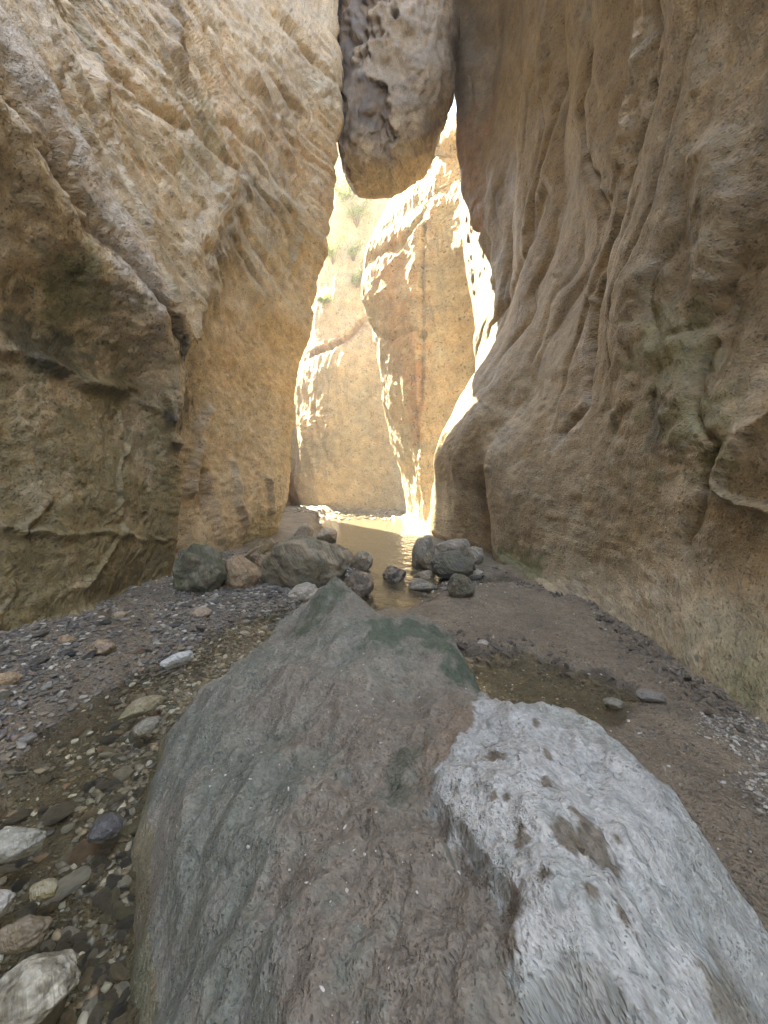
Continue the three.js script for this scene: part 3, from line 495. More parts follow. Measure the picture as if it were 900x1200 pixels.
function wetness(x, z) {                                    // about 1 in the water, 0 on dry ground
  const [d, k] = chain(stream, x, z), w = 0.42 - 0.05 * ss(4, 8, k), n = 0.22 * fbm(x * 1.7, z * 1.7, 3.3, 4);
  let m = ss(w + 0.35, w - 0.20, d + n);
  const [pd, pk] = chain(poolMid, x, z), i = Math.min(Math.floor(pk), 6), pw = lerp(poolHalf[i], poolHalf[i + 1], pk - i);
  m = Math.max(m, ss(pw + 0.35, pw - 0.35, pd + 1.2 * n));
  m = Math.max(m, ss(1.35, 0.7, Math.hypot((x - 1.1) / 0.62, (z + 3.05 - 0.3 * (x - 1.1)) / 0.5) + 2.4 * n));
  m = Math.max(m, 0.9 * ss(1.3, 0.7, Math.hypot((x - 1.5) / 0.8, (z + 6.4) / 0.35) + 0.9 * n));
  return m;
}
function groundH(x, z) {
  const w = wetness(x, z);
  const n = 0.05 * fbm(x * 0.9, z * 0.9, 6.6, 4) + 0.022 * fbm(x * 4, z * 4, 1.6, 4) + 0.006 * fbm(x * 16, z * 16, 2.6, 3);
  let dry = lerp(0.09, 0.05, ss(-0.2, 0.5, x)) + 0.16 * ss(-1.9, -3.3, x) + 0.02 * ss(1.2, 2.4, x) * ss(-6.5, -4.5, z) + 0.10 * ss(-22, -26, z);
  dry += 0.08 * Math.exp(-(((x - 1.25) / 0.8) ** 2) - ((z + 4.9) / 0.75) ** 2);
  dry += 0.03 * ss(0.2, 0.8, x) * ss(0.5, 0.0, Math.abs(z + 4.7) / 2);
  dry += (0.02 + 0.09 * ss(0.3, 0.6, x) * ss(-5.2, -4.2, z) * ss(-2.8, -3.4, z)) * ss(0.02, 0.35, w) * fbm(x * 7, z * 7, 3.1, 4);
  let h = lerp(dry, lerp(-0.12, -0.07, ss(0.3, 0.7, x) * ss(-5.4, -4.8, z)), w) + n * (1 - 0.5 * w);
  if (z < -32 || Math.abs(x) > 12) h = 0.1;
  return h;
}
function axis(stops) { const a = []; for (let i = 0; i + 1 < stops.length; i++) { const [x0, s0] = stops[i], [x1, s1] = stops[i + 1]; let x = x0; while (x < x1 - 1e-9) { a.push(x); x += lerp(s0, s1, (x - x0) / (x1 - x0)); } } a.push(stops.at(-1)[0]); return a; }
{
  const xs = axis([[-80, 30], [-12, 1], [-6, 0.3], [-3.8, 0.024], [3.2, 0.024], [6, 0.3], [12, 2], [80, 30]]), zs = axis([[-90, 30], [-40, 2], [-28, 0.3], [-12, 0.09], [-7, 0.035], [-3, 0.018], [-0.6, 0.014], [0.2, 0.3], [20, 4], [60, 20]]);
  const nx = xs.length, nz = zs.length, pos = new Float32Array(nx * nz * 3), col = new Float32Array(nx * nz * 3), uv = new Float32Array(nx * nz * 2), idx = new Uint32Array((nx - 1) * (nz - 1) * 6);
  for (let j = 0; j < nz; j++) for (let i = 0; i < nx; i++) {
    const x = xs[i], z = zs[j], k = j * nx + i, y = groundH(x, z), w = wetness(x, z), n = fbm(x * 1.3, z * 1.3, 9, 4), f = fbm(x * 12, z * 12, 4, 3);
    pos.set([x, y, z], 3 * k); uv.set([x, z], 2 * k);
    let c = mixc([0.285, 0.24, 0.18], [0.215, 0.18, 0.137], ss(-0.4, 0.4, n + 0.3 * f));
    c = mixc(c, [0.17, 0.145, 0.10], 0.7 * ss(0.15, 0.6, n + 0.4 * f) * ss(1, -1, x));
    c = mixc(c, [0.07, 0.06, 0.052], 0.75 * ss(0.15, 0.5, w) * ss(1.0, 0.75, w + 0.3 * f));               // wet mud at the water's edge
    c = mixc(c, [0.085, 0.072, 0.042], 0.8 * ss(0.6, 0.95, w));                                              // silt under water
    const v = 1 + 0.3 * f; col.set([c[0] * v, c[1] * v, c[2] * v], 3 * k);
  }
  let q = 0; for (let j = 0; j < nz - 1; j++) for (let i = 0; i < nx - 1; i++) { const a = j * nx + i, b = a + 1, c = a + nx, d = c + 1; idx.set([a, c, d, a, d, b], q); q += 6; }
  const geo = new THREE.BufferGeometry();
  geo.setAttribute('position', new THREE.BufferAttribute(pos, 3)); geo.setAttribute('color', new THREE.BufferAttribute(col, 3)); geo.setAttribute('uv', new THREE.BufferAttribute(uv, 2)); geo.setIndex(new THREE.BufferAttribute(idx, 1)); geo.computeVertexNormals();
  add(new THREE.Mesh(geo, M.ground), 'ground', { kind: 'structure' });
  console.log('ground', nx, nz);
}
// water: one still sheet at y = 0 over the hollows of the bed
{
  const wn = wrapNoise((x, y) => fbm(x, y * 0.6, 1.3, 3), 7), ripple = tile(512, (x, y) => 0.5 + 0.33 * wn(x, y));
  ripple.repeat.set(0.8, 0.8);
  const water = new THREE.MeshPhysicalMaterial({ color: 0xfffdf2, roughness: 0.03, transmission: 1, thickness: 0, ior: 1.33, bumpMap: ripple, bumpScale: 0.04 });
  const geo = new THREE.PlaneGeometry(9, 34, 30, 110); geo.rotateX(-Math.PI / 2); geo.translate(-0.5, 0, -14.5);
  const p = geo.attributes.position, uv = geo.attributes.uv; for (let i = 0; i < p.count; i++) uv.setXY(i, p.getX(i), p.getZ(i));
  add(new THREE.Mesh(geo, water), 'stream_water', { kind: 'structure' });
}

// ------------------------------------------------------------------ the foreground boulder
{
  const xs = axis([[-1.62, 0.009], [-1.0, 0.0065], [1.45, 0.0065]]), zs = axis([[-4.25, 0.011], [-2.2, 0.008], [-1.8, 0.0055], [-0.25, 0.0055]]), nx = xs.length, nz = zs.length, id = new Int32Array(nx * nz).fill(-1), pos = [], uv = [], col = [], idx = [];
  const H = new Float32Array(nx * nz);
  for (let j = 0; j < nz; j++) for (let i = 0; i < nx; i++) { const k = j * nx + i; H[k] = boulderH(xs[i], zs[j]); }
  const gC = lineB([[450, 745], [500, 740], [545, 790]]), gL = lineB([[385, 700], [355, 735]]), gM = lineB([[470, 890], [465, 950]]), prints = [[575, 878, .030], [578, 905, .026], [590, 912, .02], [642, 905, .022], [628, 852, .028], [640, 935, .016], [580, 970, .012], [592, 968, .014], [700, 1005, .06], [665, 1000, .04], [612, 1015, .02], [640, 1065, .016], [690, 1085, .024], [730, 1110, .012]].map(([a, b, r]) => [...onBoulder(a, b), r]);
  const mudBand = lineB([[520, 850], [440, 850], [520, 900], [470, 1000], [500, 1080], [420, 1000]]), greyEdge = lineB([[330, 1080], [300, 1180]]), warm = lineB([[520, 830], [545, 860], [515, 900]]);
  function tone(x, y, z) {
    const n = fbm(x * 2.2, y * 2.2 + 1, z * 2.2, 4), m = fbm(x * 9, y * 9 + 2, z * 9, 4), f = fbm(x * 34, y * 34, z * 34 + 5, 2), g = noise(x * 75, y * 75, z * 75 + 9);
    let c = mixc([0.29, 0.275, 0.235], [0.20, 0.212, 0.185], ss(-0.35, 0.35, n + 0.6 * m));                                  // grey stone under a thin green film
    c = mixc(c, [0.31, 0.30, 0.27], 0.5 * ss(0.1, 0.5, fbm(x * 5 + 3, y * 5, z * 5, 4)));
    c = mixc(c, [0.245, 0.21, 0.175], 0.85 * ss(0.36, 0.12, distB(mudBand, x, z)[0] + 0.3 * m + 0.15 * n));                   // dried mud
    c = mixc(c, [0.27, 0.20, 0.145], 0.55 * ss(0.10, 0.0, distB(warm, x, z)[0] + 0.12 * m));
    c = mixc(c, [0.235, 0.21, 0.18], 0.75 * ss(0.0, 0.45, fbm(x * 1.4 + 5, y * 1.4, z * 1.4, 4) + 0.15 * m));
    c = mixc(c, [0.085, 0.12, 0.085], 0.85 * ss(0.24, 0.06, distB(gC, x, z)[0] + 0.25 * m));
    c = mixc(c, [0.09, 0.115, 0.075], 0.8 * ss(0.18, 0.03, distB(gL, x, z)[0] + 0.16 * m));
    c = mixc(c, [0.09, 0.11, 0.08], 0.7 * ss(0.07, 0.01, distB(gM, x, z)[0] + 0.09 * m));
    c = mixc(c, [0.30, 0.31, 0.29], 0.6 * ss(0.05, 0.0, distB(greyEdge, x, z)[0] + 0.07 * m));
    const pd = polyDist(palePoly, x, z) + 0.035 * m + 0.02 * n, pale = ss(-0.008, 0.008, pd + 0.014 * f);
    if (pale > 0) {
      let p = mixc([0.56, 0.575, 0.58], [0.48, 0.50, 0.51], ss(-0.3, 0.5, n + 0.5 * m));
      const low = ss(-1.16, -0.98, z + 0.12 * m);
      p = mixc(p, [0.42, 0.46, 0.46], 0.75 * low * ss(-0.35, 0.3, m + 0.3 * n));
      p = mixc(p, [0.17, 0.19, 0.175], 0.5 * ss(0.30, 0.5, fbm(x * 19, y * 19, z * 19 + 6, 3)));
      for (const [qx, qz, r] of prints) { const q = Math.hypot((x - qx) * 1.25, z - qz); if (q < r * 2.5) p = mixc(p, [0.17, 0.14, 0.10], 0.85 * ss(1.1, 0.8, q / r + 1.1 * m + 0.5 * f)); }
      c = mixc(c, p, pale);
    }
    c = mixc(c, [0.44, 0.465, 0.46], 0.85 * ss(0.0, 0.14, x - 0.40 - 0.36 * (z + 1.9)) * ss(-2.15, -1.95, z) * (1 - pale));
    const q = 1 - 0.55 * pale, grain = 1 + q * (0.22 * f + 0.18 * g + 0.15 * m); c = c.map((v) => Math.max(0.02, v * grain));
    return c;
  }
  const at = (k) => { if (id[k] < 0) { const i = k % nx, j = Math.floor(k / nx); id[k] = pos.length / 3; pos.push(xs[i], H[k], zs[j]); uv.push(xs[i] - 0.5 * (H[k] - 0.5) * Math.tanh(4 * (xs[i] - 0.75)), zs[j] + 0.2 * (0.5 - H[k])); col.push(...tone(xs[i], H[k], zs[j])); } return id[k]; };
  for (let j = 0; j < nz - 1; j++) for (let i = 0; i < nx - 1; i++) { const a = j * nx + i, b = a + 1, c = a + nx, d = c + 1; if (Math.max(H[a], H[b], H[c], H[d]) < -0.38) continue; idx.push(at(a), at(c), at(d), at(a), at(d), at(b)); }
  const geo = new THREE.BufferGeometry(); geo.setAttribute('position', new THREE.Float32BufferAttribute(pos, 3)); geo.setAttribute('uv', new THREE.Float32BufferAttribute(uv, 2)); geo.setAttribute('color', new THREE.Float32BufferAttribute(col, 3)); geo.setIndex(idx); geo.computeVertexNormals();
  const mat = new THREE.MeshStandardMaterial({ vertexColors: true, map: rep(softTint, 1.3), bumpMap: rep(softBump, 1.3), bumpScale: 0.022, roughness: 0.75 });
  add(new THREE.Mesh(geo, mat), 'boulder', { label: 'huge mud-streaked grey boulder with a pale blue-grey lobe and a pointed far end', category: 'boulder' });
  const r = rng(31), n = 900, grit = new THREE.InstancedMesh(rockGeo(41, 2, { cuts: 6, lump: 0.4, base: [0.8, 0.8, 0.8], alt: [1, 1, 1] }, V(1, 0.6, 0.8)), M.pebble, n), m4 = new THREE.Matrix4(), qt = new THREE.Quaternion(), c = new THREE.Color();
  for (let i = 0; i < n; i++) {
    let x, z; do { x = lerp(-1.2, 1.0, r()); z = lerp(-3.4, -0.55, Math.pow(r(), 0.7)); } while (polyDist(foot, x, z) < 0.2 || (r() > 0.15 && polyDist(palePoly, x, z) > -0.01) || noise(x * 2.5, z * 2.5, 8) < -0.15 + 0.3 * r());
    const a = 0.0012 + 0.004 * Math.pow(r(), 5), t = r() < 0.5 ? 0.45 + 0.2 * r() : 0.08 + 0.2 * r();
    grit.setMatrixAt(i, m4.compose(V(x, boulderH(x, z) + a * 0.3, z), qt.setFromEuler(new THREE.Euler(r(), r() * 6, r())), V(a, a, a * (1 + 2 * r() * r())))); grit.setColorAt(i, c.setRGB(t, t * 0.97, t * 0.92));
  }
  add(grit, 'grit', { kind: 'stuff', label: 'loose grit and stone chips lying on the huge boulder', category: 'grit' });
  console.log('boulder', pos.length / 3);
}

// ------------------------------------------------------------------ loose rocks
function rockGeo(seed, detail, { flat = 0, cuts = 7, lump = 0.24, fine = 0.06, base = [0.2, 0.18, 0.15], alt = [0.25, 0.22, 0.18], moss = 0, box = 0, vary = 0.2 }, size = V(1, 1, 1)) {
  const r = rng(seed); let g = new THREE.IcosahedronGeometry(1, detail); g.deleteAttribute('uv'); g.deleteAttribute('normal'); g = mergeVertices(g, 1e-4);
  const planes = []; for (let i = 0; i < cuts; i++) { const n = V(r() * 2 - 1, r() * 2 - 1, r() * 2 - 1).normalize(); planes.push([n, 0.62 + 0.25 * r()]); }
  if (box) for (const a of [V(1, 0, 0), V(-1, 0, 0), V(0, 1, 0), V(0, 0, 1), V(0, 0, -1)]) planes.push([a.add(V(r() - 0.5, r() - 0.5, r() - 0.5).multiplyScalar(0.35)).normalize(), 0.62 + 0.12 * r()]);
  const p = g.attributes.position, col = new Float32Array(p.count * 3), uv = new Float32Array(p.count * 2), v = V(), o = r() * 50;
  for (let i = 0; i < p.count; i++) {
    v.fromBufferAttribute(p, i);
    let q = 1 + lump * fbm(v.x * 1.1 + o, v.y * 1.1, v.z * 1.1, 3);
    for (const [n, d] of planes) { const t = v.dot(n) * q; if (t > d) q *= lerp(1, d / t, 0.62); }
    q += fine * fbm(v.x * 3.3 + o, v.y * 3.3, v.z * 3.3, 4);
    const w = fbm(v.x * 1.7 + o, v.y * 1.7 + 4, v.z * 1.7, 4), f = fbm(v.x * 8 + o, v.y * 8, v.z * 8, 3);
    let c = mixc(base, alt, ss(-0.4, 0.4, w)); if (moss) c = mixc(c, [0.085, 0.10, 0.055], moss * ss(-0.1, 0.4, w * 1.2 + 0.3 * f + 0.15));
    const s = 1 + vary * f; col.set([c[0] * s, c[1] * s, c[2] * s], 3 * i);
    v.multiplyScalar(q).multiply(size); if (flat && v.y < -flat * size.y) v.y = -flat * size.y;
    p.setXYZ(i, v.x, v.y, v.z); uv.set([v.x + 0.6 * v.y, v.z + 0.8 * v.y], 2 * i);
  }
  g.setAttribute('color', new THREE.BufferAttribute(col, 3)); g.setAttribute('uv', new THREE.BufferAttribute(uv, 2)); g.computeVertexNormals();
  return g;
}
const BR = { base: [0.36, 0.31, 0.23], alt: [0.44, 0.38, 0.30] }, GN = { base: [0.19, 0.18, 0.13], alt: [0.27, 0.25, 0.185] }, TN = { base: [0.34, 0.25, 0.155], alt: [0.40, 0.31, 0.20] }, GY = { base: [0.40, 0.375, 0.315], alt: [0.48, 0.45, 0.39] };
// px0, py0, px1, py1 (outline in the photograph), depth over width, turn, look, label
const rocks = [
  [204, 641, 266, 698, 0.9, 0.3, { ...GN, moss: 0.8, cuts: 10, lump: 0.4 }, 'dark mossy boulder leaning against the foot of the left wall'],
  [260, 651, 304, 692, 0.9, 1.1, { ...TN, cuts: 6 }, 'tan rounded boulder wedged beside the dark mossy one'],
  [288, 632, 328, 662, 0.9, 2.0, { ...TN, base: [0.24, 0.18, 0.09] }, 'ochre rock behind the thin branch at the left wall'],
  [298, 650, 318, 672, 0.9, 2.4, { ...TN }, 'small tan rock between the tan boulder and the big flat-topped boulder'],
  [308, 627, 416, 694, 0.75, 0.25, { ...BR, moss: 0.55, cuts: 8, lump: 0.2 }, 'big flat-topped brown boulder standing in the stream'],
  [344, 614, 368, 634, 0.9, 0.7, BR, 'grey-brown rock just behind the big flat-topped boulder, by the left wall'],
  [368, 619, 398, 636, 0.9, 1.7, BR, 'low brown rock just behind the big flat-topped boulder, by the pool'],
  [337, 684, 374, 707, 0.8, 0.4, GY, 'rounded grey rock on the gravel before the big flat-topped boulder'],
  [374, 676, 402, 697, 0.8, 0.9, BR, 'small brown rock touching the front of the big flat-topped boulder'],
  [404, 667, 441, 701, 0.9, 0.5, { ...BR, base: [0.19, 0.165, 0.135], box: 1, cuts: 4 }, 'dark angular block with flat faces at the edge of the pool'],
  [411, 645, 438, 669, 1, 0.5, { ...BR, cuts: 9, lump: 0.3 }, 'rough brown rock in the pool right of the big flat-topped boulder'],
  [448, 664, 476, 683, 0.8, 0.2, { ...BR, base: [0.10, 0.09, 0.08], cuts: 5 }, 'lone dark wet rock in the middle of the golden pool'],
  [479, 626, 513, 664, 0.9, 0.6, { ...GY, moss: 0.3, box: 0.5 }, 'tall grey rock at the pool end of the rock pile'],
  [510, 629, 553, 654, 0.7, 0.2, { ...GY, cuts: 6 }, 'pale grey humped rock at the back of the rock pile'],
  [545, 641, 568, 662, 0.8, 0.8, GY, 'pale grey rock against the right wall in the rock pile'],
  [504, 647, 562, 676, 0.7, 0.1, { ...GN, base: [0.15, 0.15, 0.13], moss: 0.4 }, 'long olive-grey rock lying in the middle of the rock pile'],
  [492, 649, 511, 667, 0.9, 0.4, { ...BR, moss: 0.3 }, 'small dark rock tucked under the tall grey rock of the pile'],
  [516, 659, 553, 679, 0.7, 0.2, { ...GY, base: [0.20, 0.19, 0.17] }, 'dark smooth rock lying before the long olive-grey one'],
  [532, 666, 568, 679, 0.7, 0.4, GY, 'flat grey stone at the front right of the rock pile'],
  [476, 679, 511, 694, 0.8, 0.1, { ...GY, alt: [0.23, 0.22, 0.2] }, 'flat grey stone barely above the water before the rock pile'],
  [489, 668, 510, 681, 0.8, 0.7, BR, 'small brown stone in the shallows before the rock pile'],
  [522, 674, 555, 701, 0.85, 0.3, { ...GN, base: [0.15, 0.135, 0.10], moss: 0.4, cuts: 6 }, 'round brown rock standing in shallow water before the rock pile'],
  // stones one can pick out on the left bank
  [-6, 782, 20, 806, 0.8, 0.3, TN, 'orange tan stone at the foot of the left wall'],
  [68, 742, 86, 756, 0.8, 0.8, TN, 'tan stone in the dark gap under the left wall'],
  [132, 714, 147, 726, 0.8, 0.8, { ...TN, base: [0.42, 0.36, 0.28] }, 'pale cream stone at the foot of the left wall'],
  [221, 711, 245, 724, 0.7, 0.3, { ...TN, base: [0.36, 0.30, 0.26] }, 'pinkish stone alone on the brown part of the left bank'],
  [106, 750, 136, 768, 0.7, 0.4, { ...TN, base: [0.25, 0.19, 0.15] }, 'flat reddish stone on the left bank below the wall'],
  [192, 765, 228, 780, 0.45, 2.6, { base: [0.50, 0.52, 0.52], alt: [0.58, 0.60, 0.60], cuts: 5 }, 'flat white slab-like stone beside the running water'],
  [144, 820, 188, 840, 0.6, 2.7, { base: [0.28, 0.25, 0.15], alt: [0.34, 0.31, 0.22] }, 'large flat yellowish stone lying in the shallow water'],
  [158, 842, 186, 860, 0.6, 2.7, { base: [0.24, 0.23, 0.19], alt: [0.3, 0.29, 0.25] }, 'flat grey-green stone lying in the shallow water'],
  [-12, 974, 45, 1010, 0.5, 0.6, { base: [0.33, 0.33, 0.28], alt: [0.42, 0.42, 0.38], cuts: 4 }, 'long pale smooth stone on the wet gravel'],
  [-30, 1024, 12, 1080, 0.7, 0.2, { base: [0.50, 0.49, 0.46], alt: [0.56, 0.55, 0.52], cuts: 4 }, 'white rounded stone lying on the wet gravel'],
  [36, 1034, 68, 1056, 0.7, 0.3, { base: [0.31, 0.28, 0.18], alt: [0.36, 0.33, 0.23], cuts: 5 }, 'yellow-green flat stone on the wet gravel'],
  [0, 1080, 52, 1122, 0.6, 0.7, { base: [0.21, 0.17, 0.11], alt: [0.25, 0.21, 0.15], cuts: 5 }, 'brown flat stone on the wet gravel above the banded one'],
  [0, 1136, 86, 1206, 0.75, 0.5, { base: [0.22, 0.20, 0.15], alt: [0.50, 0.48, 0.40], cuts: 4, vary: 0.4 }, 'large banded cream and brown stone on the wet gravel'],
  [109, 958, 142, 986, 0.9, 0.5, { base: [0.085, 0.087, 0.095], alt: [0.11, 0.11, 0.118], cuts: 3 }, 'dark slate-blue round stone in the channel by the huge boulder'],
  [560, 750, 572, 757, 0.8, 0.3, { base: [0.4, 0.38, 0.33], alt: [0.45, 0.43, 0.4] }, 'white stone at the edge of the dark puddle'],
  [660, 830, 677, 842, 0.8, 0.3, { base: [0.4, 0.38, 0.28], alt: [0.45, 0.43, 0.35] }, 'cream stone at the dark puddle, close to the pale lobe'],
  [708, 820, 732, 832, 0.8, 0.3, { base: [0.25, 0.235, 0.19], alt: [0.29, 0.27, 0.23] }, 'flat beige stone on the sand bar right of the puddle'],
  [748, 808, 776, 824, 0.8, 0.3, { base: [0.22, 0.205, 0.19], alt: [0.25, 0.235, 0.22] }, 'smooth mud-coloured stone on the sand bar by the right wall'],
];
rocks.forEach(([x0, y0, x1, y1, deep, turn, look, label], i) => {
  const big = y1 - y0 > 20, mx = (x0 + x1) / 2;
  let gnd = 0; for (let k = 0; k < 4; k++) { const q = G(mx, y1, gnd); gnd = Math.max(groundH(q.x, q.z), -0.03); }
  const front = G(mx, y1, gnd), d = -front.z, w = (x1 - x0) / F * d / 2, depth = w * deep, dc = d + depth * 0.7;
  const low = y1 > 705, wc = w * (low ? 1.05 : 0.98) * dc / d;
  let hgt = EYE + (CY - y0) / F * dc - gnd; if (low) hgt = Math.min(Math.max(0.25 * w, hgt), 1.1 * w);
  const half = hgt * 0.62, m = add(new THREE.Mesh(rockGeo(900 + i * 13, big ? 26 : 14, look, V(wc, half, depth)), low ? M.stone : M.rock), big && i < 22 ? 'boulder' : 'river_stone', { label, category: big && i < 22 ? 'boulder' : 'stone' });
  m.rotation.y = turn * 0.4; m.position.set((mx - CX) / F * dc, gnd + hgt - half * 0.97, -dc);
  m.userData.spot = undefined;
});
console.log('rocks');

// the boulder jammed between the walls overhead
{
  let g = new THREE.IcosahedronGeometry(1, 90); g.deleteAttribute('uv'); g.deleteAttribute('normal'); g = mergeVertices(g, 1e-5);
  const p = g.attributes.position, v = V(), col = new Float32Array(p.count * 3), uv = new Float32Array(p.count * 2), C = P(460, 20, 12.9);
  for (let i = 0; i < p.count; i++) {
    v.fromBufferAttribute(p, i);
    const e = 4.2, q0 = Math.pow(Math.abs(v.x) ** e + Math.abs(v.y) ** 3.0 + Math.abs(v.z) ** e, -1 / 3.5);
    v.multiplyScalar(q0).multiply(V(1.98, 5.75, 1.4));
    if (v.y < 0) { const t = ss(-2.5, -5.75, v.y); v.x -= 0.25 * t; v.y += 0.45 * t * Math.max(0, v.x); }
    const x = v.x + C.x, y = v.y + C.y, z = v.z + C.z, n = fbm(x * 0.6, y * 0.6, z * 0.6, 4), m = fbm(x * 2.2, y * 2.2, z * 2.2, 4), f = fbm(x * 8, y * 8, z * 8, 3);
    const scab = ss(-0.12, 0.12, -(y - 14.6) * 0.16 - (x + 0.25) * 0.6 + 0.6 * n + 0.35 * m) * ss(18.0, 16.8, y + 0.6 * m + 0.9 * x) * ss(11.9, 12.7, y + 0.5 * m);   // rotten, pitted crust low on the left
    const len = Math.hypot(v.x, v.y * 0.35, v.z) || 1;
    const h = 0.22 * n + 0.09 * m + 0.02 * f - scab * (0.10 + 0.14 * ridge(x * 0.9 + n, y * 0.6, z * 0.9, 4) + 0.14 * m);
    v.x += v.x / len * h; v.y += 0.35 * v.y / len * h; v.z += v.z / len * h;
    p.setXYZ(i, v.x, v.y, v.z); uv.set([v.x + 0.4 * v.z, v.y], 2 * i);
    let c = mixc([0.33, 0.265, 0.18], [0.255, 0.205, 0.145], ss(-0.3, 0.4, m)); c = mixc(c, [0.46, 0.37, 0.24], 0.8 * ss(13.3, 12.2, y + 0.8 * m));
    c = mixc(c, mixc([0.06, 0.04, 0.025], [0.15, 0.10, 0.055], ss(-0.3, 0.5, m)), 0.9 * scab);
    c = mixc(c, [0.24, 0.19, 0.13], 0.5 * ss(0.2, 0.6, fbm(x * 2.4, y * 0.3, z * 2, 3)));
    const s = 1 + 0.25 * f; col.set([c[0] * s, c[1] * s, c[2] * s], 3 * i);
  }
  g.setAttribute('color', new THREE.BufferAttribute(col, 3)); g.setAttribute('uv', new THREE.BufferAttribute(uv, 2)); g.computeVertexNormals();
  const m = add(new THREE.Mesh(g, M.wall), 'boulder', { label: 'giant grey and dark brown chockstone jammed overhead between both walls', category: 'boulder' });
  m.position.copy(C);
}

// ------------------------------------------------------------------ gravel: the stones that show largest are things, the rest one mass of each kind
const shapes = [...Array(6)].map((_, i) => rockGeo(300 + i, 5, { cuts: 9, lump: 0.4, fine: 0.05, base: [0.8, 0.8, 0.8], alt: [1, 1, 1], vary: 0.25 }, V(1, 0.32 + 0.05 * i, 0.55 + 0.07 * i)));
{
  const r = rng(4242), tones = [[0.19, 0.18, 0.165], [0.135, 0.13, 0.122], [0.25, 0.215, 0.165], [0.32, 0.31, 0.28], [0.08, 0.08, 0.085], [0.20, 0.15, 0.11], [0.20, 0.19, 0.145], [0.45, 0.44, 0.42], [0.15, 0.138, 0.122]];
  const list = [];
  const put = (x, z, a, tone, sink) => {
    if (polyDist(foot, x, z) > -0.02) return;
    const y = groundH(x, z); list.push({ x, z, y: y + a * sink, a, tone, rot: [(r() - 0.5) * 0.6, r() * 6.28, (r() - 0.5) * 0.6], sc: [0.8 + 0.5 * r(), 0.7 + 0.5 * r(), 0.8 + 0.4 * r()], kind: Math.floor(r() * 6), seen: a / Math.hypot(x, y - EYE, z) });
  };
  for (let i = 0; i < 150000 && list.length < 52000; i++) {                      // left bank and stream bed
    const z = -0.45 - 7.6 * Math.pow(r(), 1.25), x = lerp(-3.5, -0.45, r());
    const band = 0.25 + 0.75 * ss(-0.15, 0.35, fbm(x * 1.1 - z * 0.5, z * 0.35, 2.5, 3) + 0.25 * ss(-1.9, -1.3, x) + 0.1);
    if (r() > band) continue;
    put(x, z, 0.007 + 0.028 * Math.pow(r(), 4) + (r() < 0.012 ? 0.02 + 0.025 * r() : 0), tones[[0, 0, 1, 1, 1, 2, 3, 4, 4, 5, 6, 7, 8, 8, 8][Math.floor(r() * 15)]], 0.12);
  }
  for (let i = 0; i < 9000; i++) {                                               // pale grit under the right wall
    const x = lerp(1.5, 2.6, r()), z = lerp(-1.3, -2.75, r()); if (polyDist([[2.0, -2.62], [2.45, -2.45], [2.6, -1.3], [1.55, -1.4], [1.72, -2.0]], x, z) + 0.22 * fbm(x * 3, z * 3, 5, 3) < 0.1 * r()) continue;
    put(x, z, 0.005 + 0.012 * Math.pow(r(), 4), tones[[0, 1, 3, 7, 0, 3][Math.floor(r() * 6)]], 0.15);
  }
  for (let i = 0; i < 7000; i++) put(lerp(0.4, 2.6, r()), -0.6 - 5.4 * r(), 0.003 + 0.013 * Math.pow(r(), 6), tones[Math.floor(r() * 9)], 0.0);       // scattered on the sand bar
  for (let i = 0; i < 900; i++) put(lerp(-2.3, -0.1, r()), -4.3 - 2.2 * r(), 0.012 + 0.05 * Math.pow(r(), 3), tones[[0, 1, 0, 8, 3, 2][Math.floor(r() * 6)]], 0.2);
  for (let i = 0; i < 500; i++) put(lerp(0.5, 2.2, r()), -5.6 - 1.6 * r(), 0.01 + 0.035 * Math.pow(r(), 4), tones[[0, 1, 8, 3, 7][Math.floor(r() * 5)]], 0.2);
  for (let i = 0; i < 700; i++) put(lerp(-6, 1.4, r()), -21 - 7 * r(), 0.05 + 0.16 * Math.pow(r(), 3), tones[[0, 2, 3, 8][Math.floor(r() * 4)]], 0.2);
  list.sort((a, b) => b.seen - a.seen);
  const m4 = new THREE.Matrix4(), qt = new THREE.Quaternion(), e = new THREE.Euler(), tint = tones.map((t) => new THREE.MeshStandardMaterial({ color: new THREE.Color().setRGB(...t), vertexColors: true, roughness: 0.42, bumpMap: rep(rockBump, 3), bumpScale: 0.01 }));
  const words = ['mid grey', 'dark grey', 'sandy tan', 'light grey', 'nearly black', 'reddish brown', 'olive grey', 'whitish', 'grey-brown'];
  const visible = (s) => { const d = -s.z, px = CX + s.x / d * F, py = CY + (EYE - s.y) / d * F; return px > 0 && px < 900 && py < 1200; };
  let n = 0; const rest = [[], [], []];
  for (const s of list) {
    const ti = tones.indexOf(s.tone);
    if (n < 290 && s.z > -15 && visible(s)) {
      n++;
      const where = s.x > 0.4 ? 'on the sand bar right of the huge boulder' : s.y < 0.0 ? 'under the shallow stream water' : 'lying on the left gravel bank';
      const o = add(new THREE.Mesh(shapes[s.kind], tint[ti]), 'pebble', { label: words[ti] + ' pebble ' + where, category: 'pebble', group: words[ti] + ' pebbles ' + where });
      o.position.set(s.x, s.y, s.z); o.rotation.set(...s.rot); o.scale.set(s.sc[0] * s.a, s.sc[1] * s.a, s.sc[2] * s.a);
    } else rest[s.z < -15 ? 2 : s.kind % 2].push(s);
  }
